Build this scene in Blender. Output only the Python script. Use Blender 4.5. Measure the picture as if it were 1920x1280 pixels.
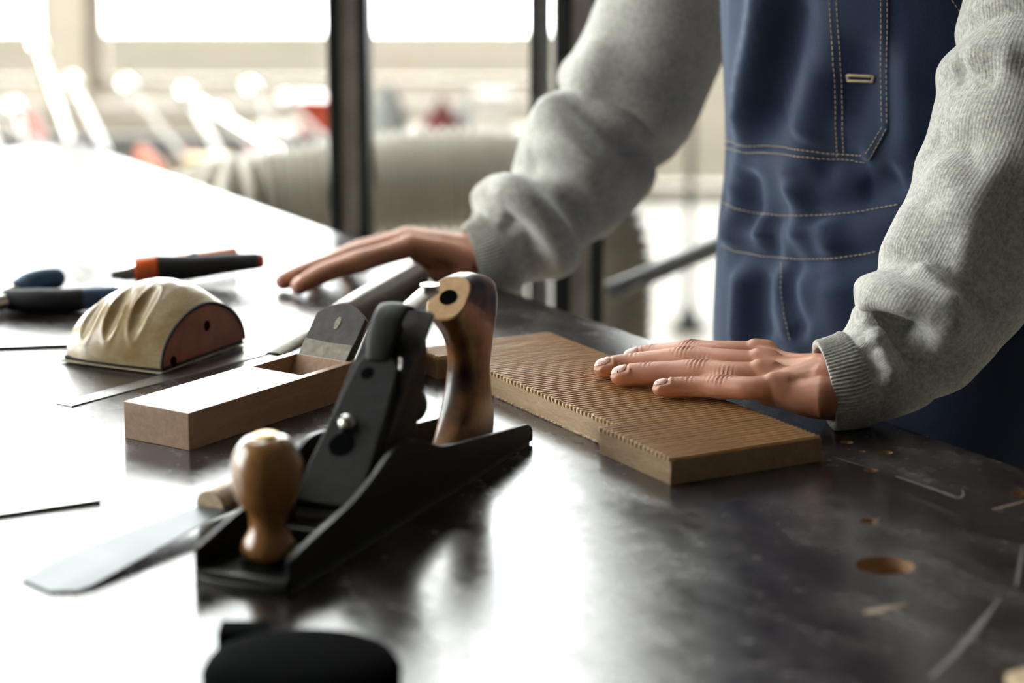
import bpy, bmesh, math, random
import numpy as np
from mathutils import Vector, Matrix
from mathutils.bvhtree import BVHTree

for o in list(bpy.data.objects):
    bpy.data.objects.remove(o)
random.seed(7); RNG = np.random.default_rng(7)
scene = bpy.context.scene
C = scene.collection

# ------------------------------------------------------------------ camera
TZ = 0.90                      # height of the bench top
CAMH = 0.444                   # lens above the bench top
FPX = 4533.0                   # focal length in pixels of a 1920 px wide frame (85 mm)
PITCH = math.radians(12.80)
cd = bpy.data.cameras.new('camera'); cam = bpy.data.objects.new('camera', cd); C.objects.link(cam)
cam.location = (0, 0, TZ + CAMH); cam.rotation_euler = (math.pi/2 - PITCH, 0, 0)
cd.sensor_width = 36; cd.lens = 36*FPX/1920; cd.clip_start = 0.05; cd.clip_end = 200
cd.dof.use_dof = True; cd.dof.focus_distance = 1.76; cd.dof.aperture_fstop = 4.0
scene.camera = cam
# ------------------------------------------------------------------ sky / exposure
w = bpy.data.worlds.new('sky'); scene.world = w; w.use_nodes = True
bg = w.node_tree.nodes['Background']
bg.inputs[0].default_value = (0.96, 1.0, 0.97, 1); bg.inputs[1].default_value = 12.0
vs = scene.view_settings
vs.view_transform = 'Standard'; vs.look = 'None'; vs.gamma = 1.0; vs.exposure = 0.0
vs.use_curve_mapping = False

def ray(px, py):
    u = (px-960)/FPX; v = (640-py)/FPX
    c, s = math.cos(PITCH), math.sin(PITCH)
    return np.array([u, c+v*s, -s+v*c])
def at(px, py, z=0.0):         # point at height z above the bench top
    r = ray(px, py); k = (z-CAMH)/r[2]
    return np.array([r[0]*k, r[1]*k, TZ+z])
def atY(px, py, Y):            # point at distance Y
    r = ray(px, py); k = Y/r[1]
    return np.array([r[0]*k, Y, TZ+CAMH+r[2]*k])

# ------------------------------------------------------------------ helpers
MAT4 = {}
def thing(name, label, cat, loc=(0, 0, 0), rotz=0.0, group=None, kind=None):
    o = bpy.data.objects.new(name, None); C.objects.link(o)
    o.empty_display_size = 0.05
    o.location = loc; o.rotation_euler = (0, 0, rotz)
    MAT4[o.name] = Matrix.Translation(Vector([float(v) for v in loc])) @ Matrix.Rotation(rotz, 4, 'Z')
    o['label'] = label; o['category'] = cat
    if group: o['group'] = group
    if kind: o['kind'] = kind
    return o
def tag(o, label, cat, group=None):
    o['label'] = label; o['category'] = cat
    if group: o['group'] = group
    return o
def struct(o): o['kind'] = 'structure'; return o
def obj(name, verts, faces, mat, parent=None, smooth=False, world=False, uv=None, bevel=0, loc=None, sharp=None, seg=2):
    verts = np.asarray(verts, float)
    if world and parent is not None:
        M = np.array(MAT4[parent.name].inverted())
        verts = verts @ M[:3, :3].T + M[:3, 3]
    if loc is not None:
        verts = verts - np.asarray(loc)
    me = bpy.data.meshes.new(name)
    me.from_pydata([tuple(v) for v in verts], [], [tuple(int(i) for i in f) for f in faces])
    me.validate(); me.update()
    mats = mat if isinstance(mat, (list, tuple)) else [mat]
    for m in mats: me.materials.append(m)
    if uv is not None:
        l = me.uv_layers.new(name='UVMap')
        vi = np.empty(len(me.loops), np.int32); me.loops.foreach_get('vertex_index', vi)
        l.data.foreach_set('uv', np.asarray(uv, np.float32)[vi].ravel())
    bm = bmesh.new(); bm.from_mesh(me); bmesh.ops.recalc_face_normals(bm, faces=bm.faces); bm.to_mesh(me); bm.free()
    if smooth:
        me.shade_smooth()
        if sharp: me.set_sharp_from_angle(angle=math.radians(sharp))
    o = bpy.data.objects.new(name, me); C.objects.link(o)
    if parent is not None: o.parent = parent
    if loc is not None:
        o.location = loc; MAT4[o.name] = Matrix.Translation(Vector([float(v) for v in loc]))
    if bevel:
        b = o.modifiers.new('bevel', 'BEVEL'); b.width = bevel; b.segments = seg; b.limit_method = 'ANGLE'; b.angle_limit = math.radians(35)
    return o
def box(x0, x1, y0, y1, z0, z1):
    v = [(x, y, z) for x in (x0, x1) for y in (y0, y1) for z in (z0, z1)]
    f = [(0, 1, 3, 2), (4, 6, 7, 5), (0, 4, 5, 1), (2, 3, 7, 6), (0, 2, 6, 4), (1, 5, 7, 3)]
    return v, f
def join(*vf):
    V = []; F = []
    for v, f in vf:
        n = len(V); V += [tuple(p) for p in v]; F += [tuple(i+n for i in q) for q in f]
    return V, F
def prism(poly, a, b, axis='y'):
    """extrude a 2-D outline (p, q) from a to b; axis y: (p,.,q)=(x,y,z); axis z: (x,y); axis x: (y,z)"""
    n = len(poly); V = []
    for t in (a, b):
        for p, q in poly:
            V.append({'y': (p, t, q), 'z': (p, q, t), 'x': (t, p, q)}[axis])
    F = [tuple(range(n)), tuple(range(2*n-1, n-1, -1))]
    F += [(i, (i+1) % n, n+(i+1) % n, n+i) for i in range(n)]
    return V, F
def lathe(prof, n=40, c=(0, 0)):
    V = []; F = []
    for r, z in prof:
        for k in range(n):
            a = 2*math.pi*k/n; V.append((c[0]+r*math.cos(a), c[1]+r*math.sin(a), z))
    for i in range(len(prof)-1):
        for k in range(n):
            F.append((i*n+k, i*n+(k+1) % n, (i+1)*n+(k+1) % n, (i+1)*n+k))
    F.append(tuple(range(n))); F.append(tuple((len(prof)-1)*n+k for k in range(n)))
    return V, F
def catmull(P, n):
    P = np.asarray(P, float); m = len(P)
    out = []
    ts = np.linspace(0, m-1, n)
    for t in ts:
        i = min(int(t), m-2); f = t-i
        p0 = P[max(i-1, 0)]; p1 = P[i]; p2 = P[i+1]; p3 = P[min(i+2, m-1)]
        out.append(0.5*((2*p1)+(-p0+p2)*f+(2*p0-5*p1+4*p2-p3)*f*f+(-p0+3*p1-3*p2+p3)*f**3))
    return np.array(out)
def loft(P, R, n=24, ref=(0, 0, 1), cap=True, rx=None):
    """tube along P with radii R (N or N,2); returns verts, faces, frames, uv"""
    P = np.asarray(P, float); N = len(P); R = np.asarray(R, float)
    if R.ndim == 1: R = np.stack([R, R], 1)
    T = np.gradient(P, axis=0); T /= np.linalg.norm(T, axis=1)[:, None]
    ref = np.asarray(ref, float)
    V = []; uv = []
    prev = None
    L = np.concatenate([[0], np.cumsum(np.linalg.norm(np.diff(P, axis=0), axis=1))])
    for i in range(N):
        if prev is None:
            a = ref - T[i]*(ref@T[i])
        else:
            a = prev - T[i]*(prev@T[i])
        a /= np.linalg.norm(a); prev = a
        b = np.cross(T[i], a)
        for k in range(n):
            th = 2*math.pi*k/n
            V.append(P[i]+a*R[i, 0]*math.cos(th)+b*R[i, 1]*math.sin(th)); uv.append((k/n, L[i]))
    F = []
    for i in range(N-1):
        for k in range(n):
            F.append((i*n+k, i*n+(k+1) % n, (i+1)*n+(k+1) % n, (i+1)*n+k))
    if cap:
        F.append(tuple(range(n))); F.append(tuple((N-1)*n+k for k in range(n)))
    return np.array(V), F, np.array(uv)
def round_tube(P, R, n=20, k=5, ref=(0, 0, 1)):
    """tube with hemispherical ends"""
    P = np.asarray(P, float); R = np.asarray(R, float)
    if R.ndim == 1: R = np.stack([R, R], 1)
    d0 = P[0]-P[1]; d0 /= np.linalg.norm(d0); d1 = P[-1]-P[-2]; d1 /= np.linalg.norm(d1)
    A = [P[0]+d0*R[0].mean()*math.cos(a) for a in np.linspace(0.12, math.pi/2, k)[:-1]]
    RA = [R[0]*math.sin(a) for a in np.linspace(0.12, math.pi/2, k)[:-1]]
    B = [P[-1]+d1*R[-1].mean()*math.cos(a) for a in np.linspace(math.pi/2, 0.12, k)[1:]]
    RB = [R[-1]*math.sin(a) for a in np.linspace(math.pi/2, 0.12, k)[1:]]
    v, f, uv = loft(np.vstack([A, P, B]), np.vstack([RA, R, RB]), n, ref)
    return v, f
def evaluated(o):
    dg = bpy.context.evaluated_depsgraph_get()
    me = bpy.data.meshes.new_from_object(o.evaluated_get(dg))
    return me
def remesh(V, F, voxel, smooth_it=4, lam=0.5):
    me = bpy.data.meshes.new('tmp'); me.from_pydata([tuple(v) for v in V], [], [tuple(f) for f in F]); me.update()
    o = bpy.data.objects.new('tmp', me); C.objects.link(o)
    m = o.modifiers.new('r', 'REMESH'); m.mode = 'VOXEL'; m.voxel_size = voxel; m.adaptivity = 0
    me2 = evaluated(o)
    bpy.data.objects.remove(o); bpy.data.meshes.remove(me)
    nv = len(me2.vertices); co = np.empty(nv*3); me2.vertices.foreach_get('co', co); co = co.reshape(-1, 3)
    ed = np.empty(len(me2.edges)*2, np.int32); me2.edges.foreach_get('vertices', ed); ed = ed.reshape(-1, 2)
    deg = np.bincount(ed.ravel(), minlength=nv)[:, None].astype(float)
    for it in range(smooth_it*2):
        s = np.zeros_like(co)
        for d in range(3):
            s[:, d] = np.bincount(ed[:, 0], co[ed[:, 1], d], nv)+np.bincount(ed[:, 1], co[ed[:, 0], d], nv)
        l = lam if it % 2 == 0 else -lam*0.86
        co = co + l*(s/np.maximum(deg, 1)-co)
    faces = [tuple(p.vertices) for p in me2.polygons]
    bpy.data.meshes.remove(me2)
    return co, faces
def vnormals(co, faces):
    me = bpy.data.meshes.new('t'); me.from_pydata([tuple(v) for v in co], [], faces); me.update()
    n = np.empty(len(co)*3); me.vertices.foreach_get('normal', n) if False else me.vertex_normals.foreach_get('vector', n)
    bpy.data.meshes.remove(me); return n.reshape(-1, 3)
def boolean(o, cutters):
    for c in cutters:
        m = o.modifiers.new('cut', 'BOOLEAN'); m.operation = 'DIFFERENCE'; m.object = c; m.solver = 'EXACT'
        m.material_mode = 'TRANSFER'
    bpy.context.view_layer.update()
    me = evaluated(o); o.modifiers.clear(); old = o.data; o.data = me; bpy.data.meshes.remove(old)
    for c in cutters:
        d = c.data; bpy.data.objects.remove(c); bpy.data.meshes.remove(d)
def seg_dist(V, poly):
    """distance of points V to a polyline, and position 0..1 along it"""
    V = np.asarray(V); best = np.full(len(V), 1e9); pos = np.zeros(len(V))
    L = np.concatenate([[0], np.cumsum(np.linalg.norm(np.diff(poly, axis=0), axis=1))]); tot = max(L[-1], 1e-9)
    for i in range(len(poly)-1):
        a, b = poly[i], poly[i+1]; ab = b-a; den = ab@ab+1e-12
        t = np.clip(((V-a)@ab)/den, 0, 1); d = np.linalg.norm(V-(a+t[:, None]*ab), axis=1)
        m = d < best; best[m] = d[m]; pos[m] = (L[i]+t[m]*(L[i+1]-L[i]))/tot
    return best, pos

# ------------------------------------------------------------------ materials
def node_mat(name):
    m = bpy.data.materials.new(name); m.use_nodes = True
    nt = m.node_tree; return m, nt, nt.nodes['Principled BSDF']
def N(nt, t, **kw):
    n = nt.nodes.new(t)
    for k, v in kw.items():
        if k in n.inputs: n.inputs[k].default_value = v
        else: setattr(n, k, v)
    return n
def coords(nt, scale=(1, 1, 1), kind='Object', rot=(0, 0, 0)):
    tc = N(nt, 'ShaderNodeTexCoord'); mp = N(nt, 'ShaderNodeMapping')
    mp.inputs['Scale'].default_value = scale; mp.inputs['Rotation'].default_value = rot
    nt.links.new(tc.outputs[kind], mp.inputs['Vector']); return mp.outputs[0]
def ramp(nt, fac, stops):
    r = N(nt, 'ShaderNodeValToRGB'); e = r.color_ramp.elements
    while len(e) < len(stops): e.new(0.5)
    for i, (p, c) in enumerate(stops):
        e[i].position = p; e[i].color = (*c, 1) if len(c) == 3 else c
    nt.links.new(fac, r.inputs[0]); return r.outputs[0]
def bump(nt, b, height, strength=0.3, dist=0.001, chain=None):
    n = N(nt, 'ShaderNodeBump', Strength=strength, Distance=dist); nt.links.new(height, n.inputs['Height'])
    if chain is not None: nt.links.new(chain, n.inputs['Normal'])
    nt.links.new(n.outputs[0], b.inputs['Normal']); return n.outputs[0]
def plain(name, col, rough=0.5, metal=0.0, var=0.15, nscale=60, coat=0.0, bmp=0.1, spec=0.5, sheen=0.0):
    m, nt, b = node_mat(name)
    v = coords(nt)
    no = N(nt, 'ShaderNodeTexNoise', Scale=nscale, Detail=4.0); nt.links.new(v, no.inputs['Vector'])
    lo = tuple(c*(1-var) for c in col); hi = tuple(min(1, c*(1+var)) for c in col)
    nt.links.new(ramp(nt, no.outputs[0], [(0.3, lo), (0.7, hi)]), b.inputs['Base Color'])
    b.inputs['Roughness'].default_value = rough; b.inputs['Metallic'].default_value = metal
    b.inputs['Coat Weight'].default_value = coat; b.inputs['Coat Roughness'].default_value = 0.12
    b.inputs['Specular IOR Level'].default_value = spec; b.inputs['Sheen Weight'].default_value = sheen
    if bmp: bump(nt, b, no.outputs[0], bmp, 0.0005)
    return m
def wood(name, c1, c2, stretch=(4, 40, 40), rough=0.5, coat=0.0, dark=None, bmp=0.25, dscale=18, spec=0.5):
    m, nt, b = node_mat(name)
    v = coords(nt, stretch)
    n1 = N(nt, 'ShaderNodeTexNoise', Scale=3.0, Detail=6.0, Roughness=0.65, Distortion=0.6); nt.links.new(v, n1.inputs['Vector'])
    col = ramp(nt, n1.outputs[0], [(0.28, c1), (0.72, c2)])
    v2 = coords(nt, tuple(s*6 for s in stretch))
    n2 = N(nt, 'ShaderNodeTexNoise', Scale=5.0, Detail=3.0); nt.links.new(v2, n2.inputs['Vector'])
    mx = N(nt, 'ShaderNodeMix', data_type='RGBA', blend_type='MULTIPLY'); mx.inputs[0].default_value = 0.5
    nt.links.new(col, mx.inputs[6]); nt.links.new(ramp(nt, n2.outputs[0], [(0.35, (0.62, 0.58, 0.55)), (0.62, (1, 1, 1))]), mx.inputs[7])
    out = mx.outputs[2]
    if dark:
        v3 = coords(nt); n3 = N(nt, 'ShaderNodeTexNoise', Scale=dscale, Detail=3.0); nt.links.new(v3, n3.inputs['Vector'])
        m3 = N(nt, 'ShaderNodeMix', data_type='RGBA'); nt.links.new(ramp(nt, n3.outputs[0], [(0.45, (0, 0, 0)), (0.62, (1, 1, 1))]), m3.inputs[0])
        nt.links.new(out, m3.inputs[6]); m3.inputs[7].default_value = (*dark, 1); out = m3.outputs[2]
    nt.links.new(out, b.inputs['Base Color'])
    b.inputs['Roughness'].default_value = rough; b.inputs['Coat Weight'].default_value = coat; b.inputs['Coat Roughness'].default_value = 0.1
    b.inputs['Specular IOR Level'].default_value = spec
    bump(nt, b, n2.outputs[0], bmp, 0.0004)
    return m
def emit_free_glass(name):
    m, nt, b = node_mat(name)
    nt.nodes.remove(b); out = nt.nodes['Material Output']
    tr = N(nt, 'ShaderNodeBsdfTransparent'); gl = N(nt, 'ShaderNodeBsdfGlossy', Roughness=0.02)
    fr = N(nt, 'ShaderNodeFresnel', IOR=1.45); mx = N(nt, 'ShaderNodeMixShader')
    nt.links.new(fr.outputs[0], mx.inputs[0]); nt.links.new(tr.outputs[0], mx.inputs[1]); nt.links.new(gl.outputs[0], mx.inputs[2])
    nt.links.new(mx.outputs[0], out.inputs['Surface']); return m
def bench_mat():
    m, nt, b = node_mat('phenolic_bench_surface')
    v = coords(nt, (1, 1, 1))
    vb = coords(nt, (1, 2.6, 1), rot=(0, 0, 0.35))
    big = N(nt, 'ShaderNodeTexNoise', Scale=8.0, Detail=6.0, Roughness=0.62, Distortion=0.7); nt.links.new(vb, big.inputs['Vector'])
    fine = N(nt, 'ShaderNodeTexNoise', Scale=70.0, Detail=5.0, Roughness=0.7); nt.links.new(v, fine.inputs['Vector'])
    c = ramp(nt, big.outputs[0], [(0.30, (0.010, 0.007, 0.006)), (0.47, (0.020, 0.014, 0.014)), (0.58, (0.052, 0.043, 0.043)), (0.74, (0.12, 0.112, 0.108))])
    vs1 = coords(nt, (3, 60, 1), rot=(0, 0, 0.5)); s1 = N(nt, 'ShaderNodeTexNoise', Scale=4.0, Detail=2.0); nt.links.new(vs1, s1.inputs['Vector'])
    vs2 = coords(nt, (60, 2.5, 1), rot=(0, 0, 0.2)); s2 = N(nt, 'ShaderNodeTexNoise', Scale=5.0, Detail=2.0); nt.links.new(vs2, s2.inputs['Vector'])
    sc = N(nt, 'ShaderNodeMath', operation='MAXIMUM')
    nt.links.new(ramp(nt, s1.outputs[0], [(0.69, (0, 0, 0)), (0.73, (1, 1, 1))]), sc.inputs[0])
    nt.links.new(ramp(nt, s2.outputs[0], [(0.70, (0, 0, 0)), (0.74, (1, 1, 1))]), sc.inputs[1])
    mx = N(nt, 'ShaderNodeMix', data_type='RGBA'); mf = N(nt, 'ShaderNodeMath', operation='MULTIPLY'); mf.inputs[1].default_value = 0.35
    nt.links.new(sc.outputs[0], mf.inputs[0]); nt.links.new(mf.outputs[0], mx.inputs[0])
    nt.links.new(c, mx.inputs[6]); mx.inputs[7].default_value = (0.17, 0.15, 0.14, 1)
    nt.links.new(mx.outputs[2], b.inputs['Base Color'])
    ra = N(nt, 'ShaderNodeMath', operation='ADD'); nt.links.new(fine.outputs[0], ra.inputs[0]); nt.links.new(big.outputs[0], ra.inputs[1])
    rh = N(nt, 'ShaderNodeMath', operation='MULTIPLY'); rh.inputs[1].default_value = 0.5; nt.links.new(ra.outputs[0], rh.inputs[0])
    r = ramp(nt, rh.outputs[0], [(0.36, (0.15,)*3), (0.66, (0.33,)*3)])
    nt.links.new(r, b.inputs['Roughness'])
    b.inputs['IOR'].default_value = 1.55
    bump(nt, b, fine.outputs[0], 0.05, 0.0004)
    return m
def knit_mat(name, col):
    m, nt, b = node_mat(name)
    uv = coords(nt, (1, 1, 1), 'UV')
    wv = N(nt, 'ShaderNodeTexWave', Scale=1.0, Distortion=1.2, Detail=2.0); wv.wave_type = 'BANDS'; wv.bands_direction = 'X'
    mp = coords(nt, (46, 330, 1), 'UV'); nt.links.new(mp, wv.inputs['Vector']); wv.inputs['Detail Scale'].default_value = 3.0
    v = coords(nt)
    sp = N(nt, 'ShaderNodeTexNoise', Scale=520.0, Detail=3.0, Roughness=0.8); nt.links.new(v, sp.inputs['Vector'])
    sp2 = N(nt, 'ShaderNodeTexNoise', Scale=300.0, Detail=2.0); nt.links.new(v, sp2.inputs['Vector'])
    ad = N(nt, 'ShaderNodeMath', operation='ADD'); nt.links.new(sp.outputs[0], ad.inputs[0]); nt.links.new(sp2.outputs[0], ad.inputs[1])
    hv = N(nt, 'ShaderNodeMath', operation='MULTIPLY'); hv.inputs[1].default_value = 0.5; nt.links.new(ad.outputs[0], hv.inputs[0])
    lo = tuple(c*0.72 for c in col); hi = tuple(min(1, c*1.2) for c in col)
    nt.links.new(ramp(nt, hv.outputs[0], [(0.40, lo), (0.60, hi)]), b.inputs['Base Color'])
    b.inputs['Roughness'].default_value = 0.95; b.inputs['Specular IOR Level'].default_value = 0.1
    b.inputs['Sheen Weight'].default_value = 0.35; b.inputs['Sheen Roughness'].default_value = 0.5
    n1 = bump(nt, b, wv.outputs[0], 0.25, 0.0006)
    bump(nt, b, sp.outputs[0], 0.35, 0.0007, n1)
    return m
def denim_mat():
    m, nt, b = node_mat('navy_cotton_twill')
    v = coords(nt, (1, 1, 1)); sp = N(nt, 'ShaderNodeTexNoise', Scale=900.0, Detail=2.0); nt.links.new(v, sp.inputs['Vector'])
    bg_ = N(nt, 'ShaderNodeTexNoise', Scale=14.0, Detail=4.0); nt.links.new(v, bg_.inputs['Vector'])
    c = ramp(nt, bg_.outputs[0], [(0.3, (0.0085, 0.0170, 0.044)), (0.7, (0.0125, 0.0240, 0.059))])
    mx = N(nt, 'ShaderNodeMix', data_type='RGBA', blend_type='MULTIPLY'); mx.inputs[0].default_value = 0.6
    nt.links.new(c, mx.inputs[6]); nt.links.new(ramp(nt, sp.outputs[0], [(0.35, (0.6, 0.6, 0.6)), (0.65, (1.2, 1.2, 1.2))]), mx.inputs[7])
    nt.links.new(mx.outputs[2], b.inputs['Base Color'])
    b.inputs['Roughness'].default_value = 0.8; b.inputs['Specular IOR Level'].default_value = 0.25
    b.inputs['Sheen Weight'].default_value = 0.45; b.inputs['Sheen Tint'].default_value = (0.55, 0.68, 0.9, 1); b.inputs['Sheen Roughness'].default_value = 0.45
    bump(nt, b, sp.outputs[0], 0.25, 0.0005)
    return m
def skin_mat():
    m, nt, b = node_mat('skin')
    v = coords(nt); no = N(nt, 'ShaderNodeTexNoise', Scale=45.0, Detail=5.0); nt.links.new(v, no.inputs['Vector'])
    vo = N(nt, 'ShaderNodeTexVoronoi', Scale=900.0); nt.links.new(v, vo.inputs['Vector'])
    nt.links.new(ramp(nt, no.outputs[0], [(0.3, (0.40, 0.170, 0.100)), (0.7, (0.52, 0.245, 0.155))]), b.inputs['Base Color'])
    b.inputs['Roughness'].default_value = 0.47; b.inputs['Specular IOR Level'].default_value = 0.45
    b.inputs['Subsurface Weight'].default_value = 0.12; b.inputs['Subsurface Radius'].default_value = (0.008, 0.003, 0.0015); b.inputs['Subsurface Scale'].default_value = 0.6
    bump(nt, b, vo.outputs[0], 0.12, 0.0004)
    return m
M = {}
M['bench'] = bench_mat()
M['ply'] = wood('birch_ply_core', (0.30, 0.17, 0.08), (0.48, 0.30, 0.16), (30, 30, 400), 0.6)
M['legs'] = plain('bench_leg_steel', (0.03, 0.032, 0.034), 0.5, 0.3)
M['japan'] = plain('japanned_iron', (0.0075, 0.0085, 0.008), 0.5, 0.0, 0.4, 120, bmp=0.3, spec=0.24)
M['cast'] = plain('worn_cast_iron', (0.045, 0.045, 0.043), 0.42, 0.6, 0.35, 90, bmp=0.25)
M['steel'] = plain('bright_steel', (0.62, 0.61, 0.58), 0.24, 1.0, 0.12, 50, bmp=0.06)
M['rule'] = plain('satin_rule_steel', (0.42, 0.42, 0.41), 0.30, 1.0, 0.2, 40, bmp=0.05)
M['sawsteel'] = plain('saw_plate_steel', (0.115, 0.125, 0.135), 0.45, 1.0, 0.1, 30, bmp=0.04)
M['iron_dark'] = plain('dark_tool_steel', (0.040, 0.034, 0.031), 0.55, 0.1, 0.4, 90, bmp=0.25, spec=0.4)
M['iron_pale'] = plain('ground_tool_steel', (0.20, 0.18, 0.14), 0.55, 0.2, 0.3, 160, bmp=0.25)
M['knob'] = wood('varnished_knob_wood', (0.27, 0.115, 0.035), (0.42, 0.20, 0.065), (60, 60, 8), 0.25, 0.8, None, 0.05)
M['tote'] = wood('worn_varnished_handle_wood', (0.20, 0.075, 0.025), (0.30, 0.13, 0.045), (50, 50, 9), 0.32, 0.35, (0.028, 0.012, 0.007), 0.08, 26)
M['totebare'] = wood('bare_handle_wood', (0.50, 0.28, 0.11), (0.66, 0.42, 0.20), (40, 60, 60), 0.5, 0.1)
M['oak'] = wood('plane_block_oak', (0.27, 0.155, 0.088), (0.40, 0.25, 0.15), (7, 60, 60), 0.32, 0.2, None, 0.25)
M['board'] = wood('grooved_board_wood', (0.42, 0.235, 0.092), (0.58, 0.35, 0.15), (60, 5, 60), 0.42, 0.12, None, 0.12)
M['boardside'] = wood('board_edge_wood', (0.36, 0.235, 0.13), (0.50, 0.35, 0.21), (6, 60, 45), 0.6, 0.0, None, 0.5)
M['fuzz'] = plain('torn_wood_fibre', (0.70, 0.52, 0.33), 0.8, 0, 0.2)
M['shell'] = wood('scuffed_tan_shell', (0.36, 0.27, 0.14), (0.50, 0.40, 0.24), (18, 18, 60), 0.34, 0.35, (0.30, 0.19, 0.07), 0.12, 30)
M['endplate'] = plain('red_brown_plate', (0.27, 0.105, 0.075), 0.5, 0, 0.2, 50)
M['black'] = plain('black_rubber', (0.008, 0.009, 0.010), 0.55, 0, 0.3, 80)
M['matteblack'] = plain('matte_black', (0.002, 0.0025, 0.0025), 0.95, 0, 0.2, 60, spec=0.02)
M['paperedge'] = plain('abrasive_sheet', (0.50, 0.42, 0.30), 0.8, 0, 0.2)
M['blue'] = plain('blue_grip', (0.060, 0.130, 0.230), 0.6, 0, 0.2)
M['grip'] = plain('black_grip', (0.018, 0.022, 0.026), 0.55, 0, 0.3)
M['orange'] = plain('orange_plastic', (0.80, 0.13, 0.02), 0.3, 0, 0.1, coat=0.3)
M['rattan'] = plain('rattan_wrap', (0.55, 0.42, 0.28), 0.45, 0, 0.25, 300, bmp=0.4)
M['chisel'] = wood('dark_chisel_handle', (0.075, 0.045, 0.032), (0.13, 0.085, 0.06), (9, 60, 60), 0.3, 0.4)
M['brass'] = plain('brass', (0.60, 0.42, 0.15), 0.3, 1.0, 0.2)
M['knit'] = knit_mat('heather_grey_knit', (0.47, 0.465, 0.425))
M['denim'] = denim_mat()
M['thread'] = plain('tan_thread', (0.50, 0.40, 0.26), 0.8, 0, 0.2)
M['skin'] = skin_mat()
M['nail'] = plain('fingernail', (0.70, 0.42, 0.34), 0.32, 0, 0.06, 30, bmp=0)
M['hair'] = plain('brown_hair', (0.05, 0.03, 0.02), 0.6)
M['shoe'] = plain('boot_leather', (0.06, 0.04, 0.03), 0.5)
M['post'] = plain('black_steel_post', (0.010, 0.011, 0.011), 0.5, 0.0, 0.25, 20)
M['postgrey'] = plain('grey_steel_web', (0.40, 0.365, 0.335), 0.5, 0.0, 0.2, 20)
M['paving'] = plain('pale_paving', (0.072, 0.063, 0.050), 0.95, 0, 0.1, 3, spec=0.0)
M['wall'] = plain('beige_plaster', (0.80, 0.73, 0.62), 0.9, 0, 0.08, 6)
M['wallgrey'] = plain('grey_wall', (0.085, 0.078, 0.070), 0.9, 0, 0.15, 5)
M['ceil'] = plain('ceiling_paint', (0.22, 0.21, 0.195), 0.9, 0, 0.1, 5)
M['floor'] = plain('beige_floor_screed', (0.44, 0.39, 0.32), 0.55, 0, 0.12, 4)
M['frame'] = plain('window_frame_paint', (0.58, 0.52, 0.45), 0.6)
M['glass'] = emit_free_glass('window_glass')
M['duct'] = plain('beige_duct_plastic', (0.46, 0.42, 0.35), 0.5, 0, 0.1, 10)
M['railgrey'] = plain('grey_rail_paint', (0.30, 0.31, 0.31), 0.4)
M['maroon'] = plain('maroon_cloth', (0.13, 0.030, 0.030), 0.9)
M['white'] = plain('white_card', (0.75, 0.73, 0.68), 0.7)
M['greybox'] = plain('grey_plastic', (0.22, 0.23, 0.22), 0.6)
M['bar'] = plain('brushed_bar', (0.50, 0.48, 0.45), 0.45, 0.6, 0.1)
M['chrome'] = plain('chromed_bar', (0.85, 0.85, 0.83), 0.10, 1.0, 0.05)
M['red'] = plain('red_handle', (0.62, 0.085, 0.035), 0.35, coat=0.3)
M['clampblue'] = plain('blue_handle', (0.11, 0.20, 0.38), 0.35, coat=0.3)
M['yellow'] = plain('yellow_plastic', (0.62, 0.42, 0.08), 0.4)
M['bluegrey'] = plain('pale_grey_paint', (0.30, 0.30, 0.28), 0.6)

# ------------------------------------------------------------------ the room
RX0, RX1, RY0, RY1, RZ = -5.0, 4.5, -3.5, 8.0, 5.0
struct(obj('floor', *box(RX0-0.3, RX1+0.3, RY0-0.3, RY1+0.3, -0.12, 0.0), M['floor']))
SKY = (-3.6, -0.6, 3.2, 6.4)     # roof light out of view, added to throw light from above
struct(obj('ceiling', *join(box(RX0, SKY[0], RY0, RY1, RZ, RZ+0.1), box(SKY[1], RX1, RY0, RY1, RZ, RZ+0.1), box(SKY[0], SKY[1], RY0, SKY[2], RZ, RZ+0.1), box(SKY[0], SKY[1], SKY[3], RY1, RZ, RZ+0.1)), M['ceil']))
W = struct(obj('window_9', *join(*[box(x-0.03, x+0.03, SKY[2], SKY[3], RZ+0.02, RZ+0.09) for x in np.linspace(SKY[0], SKY[1], 5)]), M['frame']))  # glazing bars of the added roof light
for i in range(4):
    xa = SKY[0]+i*(SKY[1]-SKY[0])/4; obj('pane', *box(xa+0.03, xa+(SKY[1]-SKY[0])/4-0.03, SKY[2], SKY[3], RZ+0.05, RZ+0.056), M['glass'], W)
SILL = 0.36
def wall_with_openings(name, along, fixed, a0, a1, openings, zs, zt, mat, thick):
    """a wall along x (or y) with window openings [(p,q)] between zs and zt"""
    parts = []
    def bx(p, q, z0, z1):
        lo, hi = min(fixed, fixed+thick), max(fixed, fixed+thick)
        return box(p, q, lo, hi, z0, z1) if along == 'x' else box(lo, hi, p, q, z0, z1)
    parts.append(bx(a0, a1, 0, zs)); parts.append(bx(a0, a1, zt, RZ))
    prev = a0
    for p, q in openings:
        if p > prev+1e-6: parts.append(bx(prev, p, zs, zt))
        prev = q
    if prev < a1-1e-6: parts.append(bx(prev, a1, zs, zt))
    return struct(obj(name, *join(*parts), mat))
back_open = [(-4.7, -1.53), (-1.41, 0.32)]
DOOR = (0.36, 1.30)             # glazed door down to the floor
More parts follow.
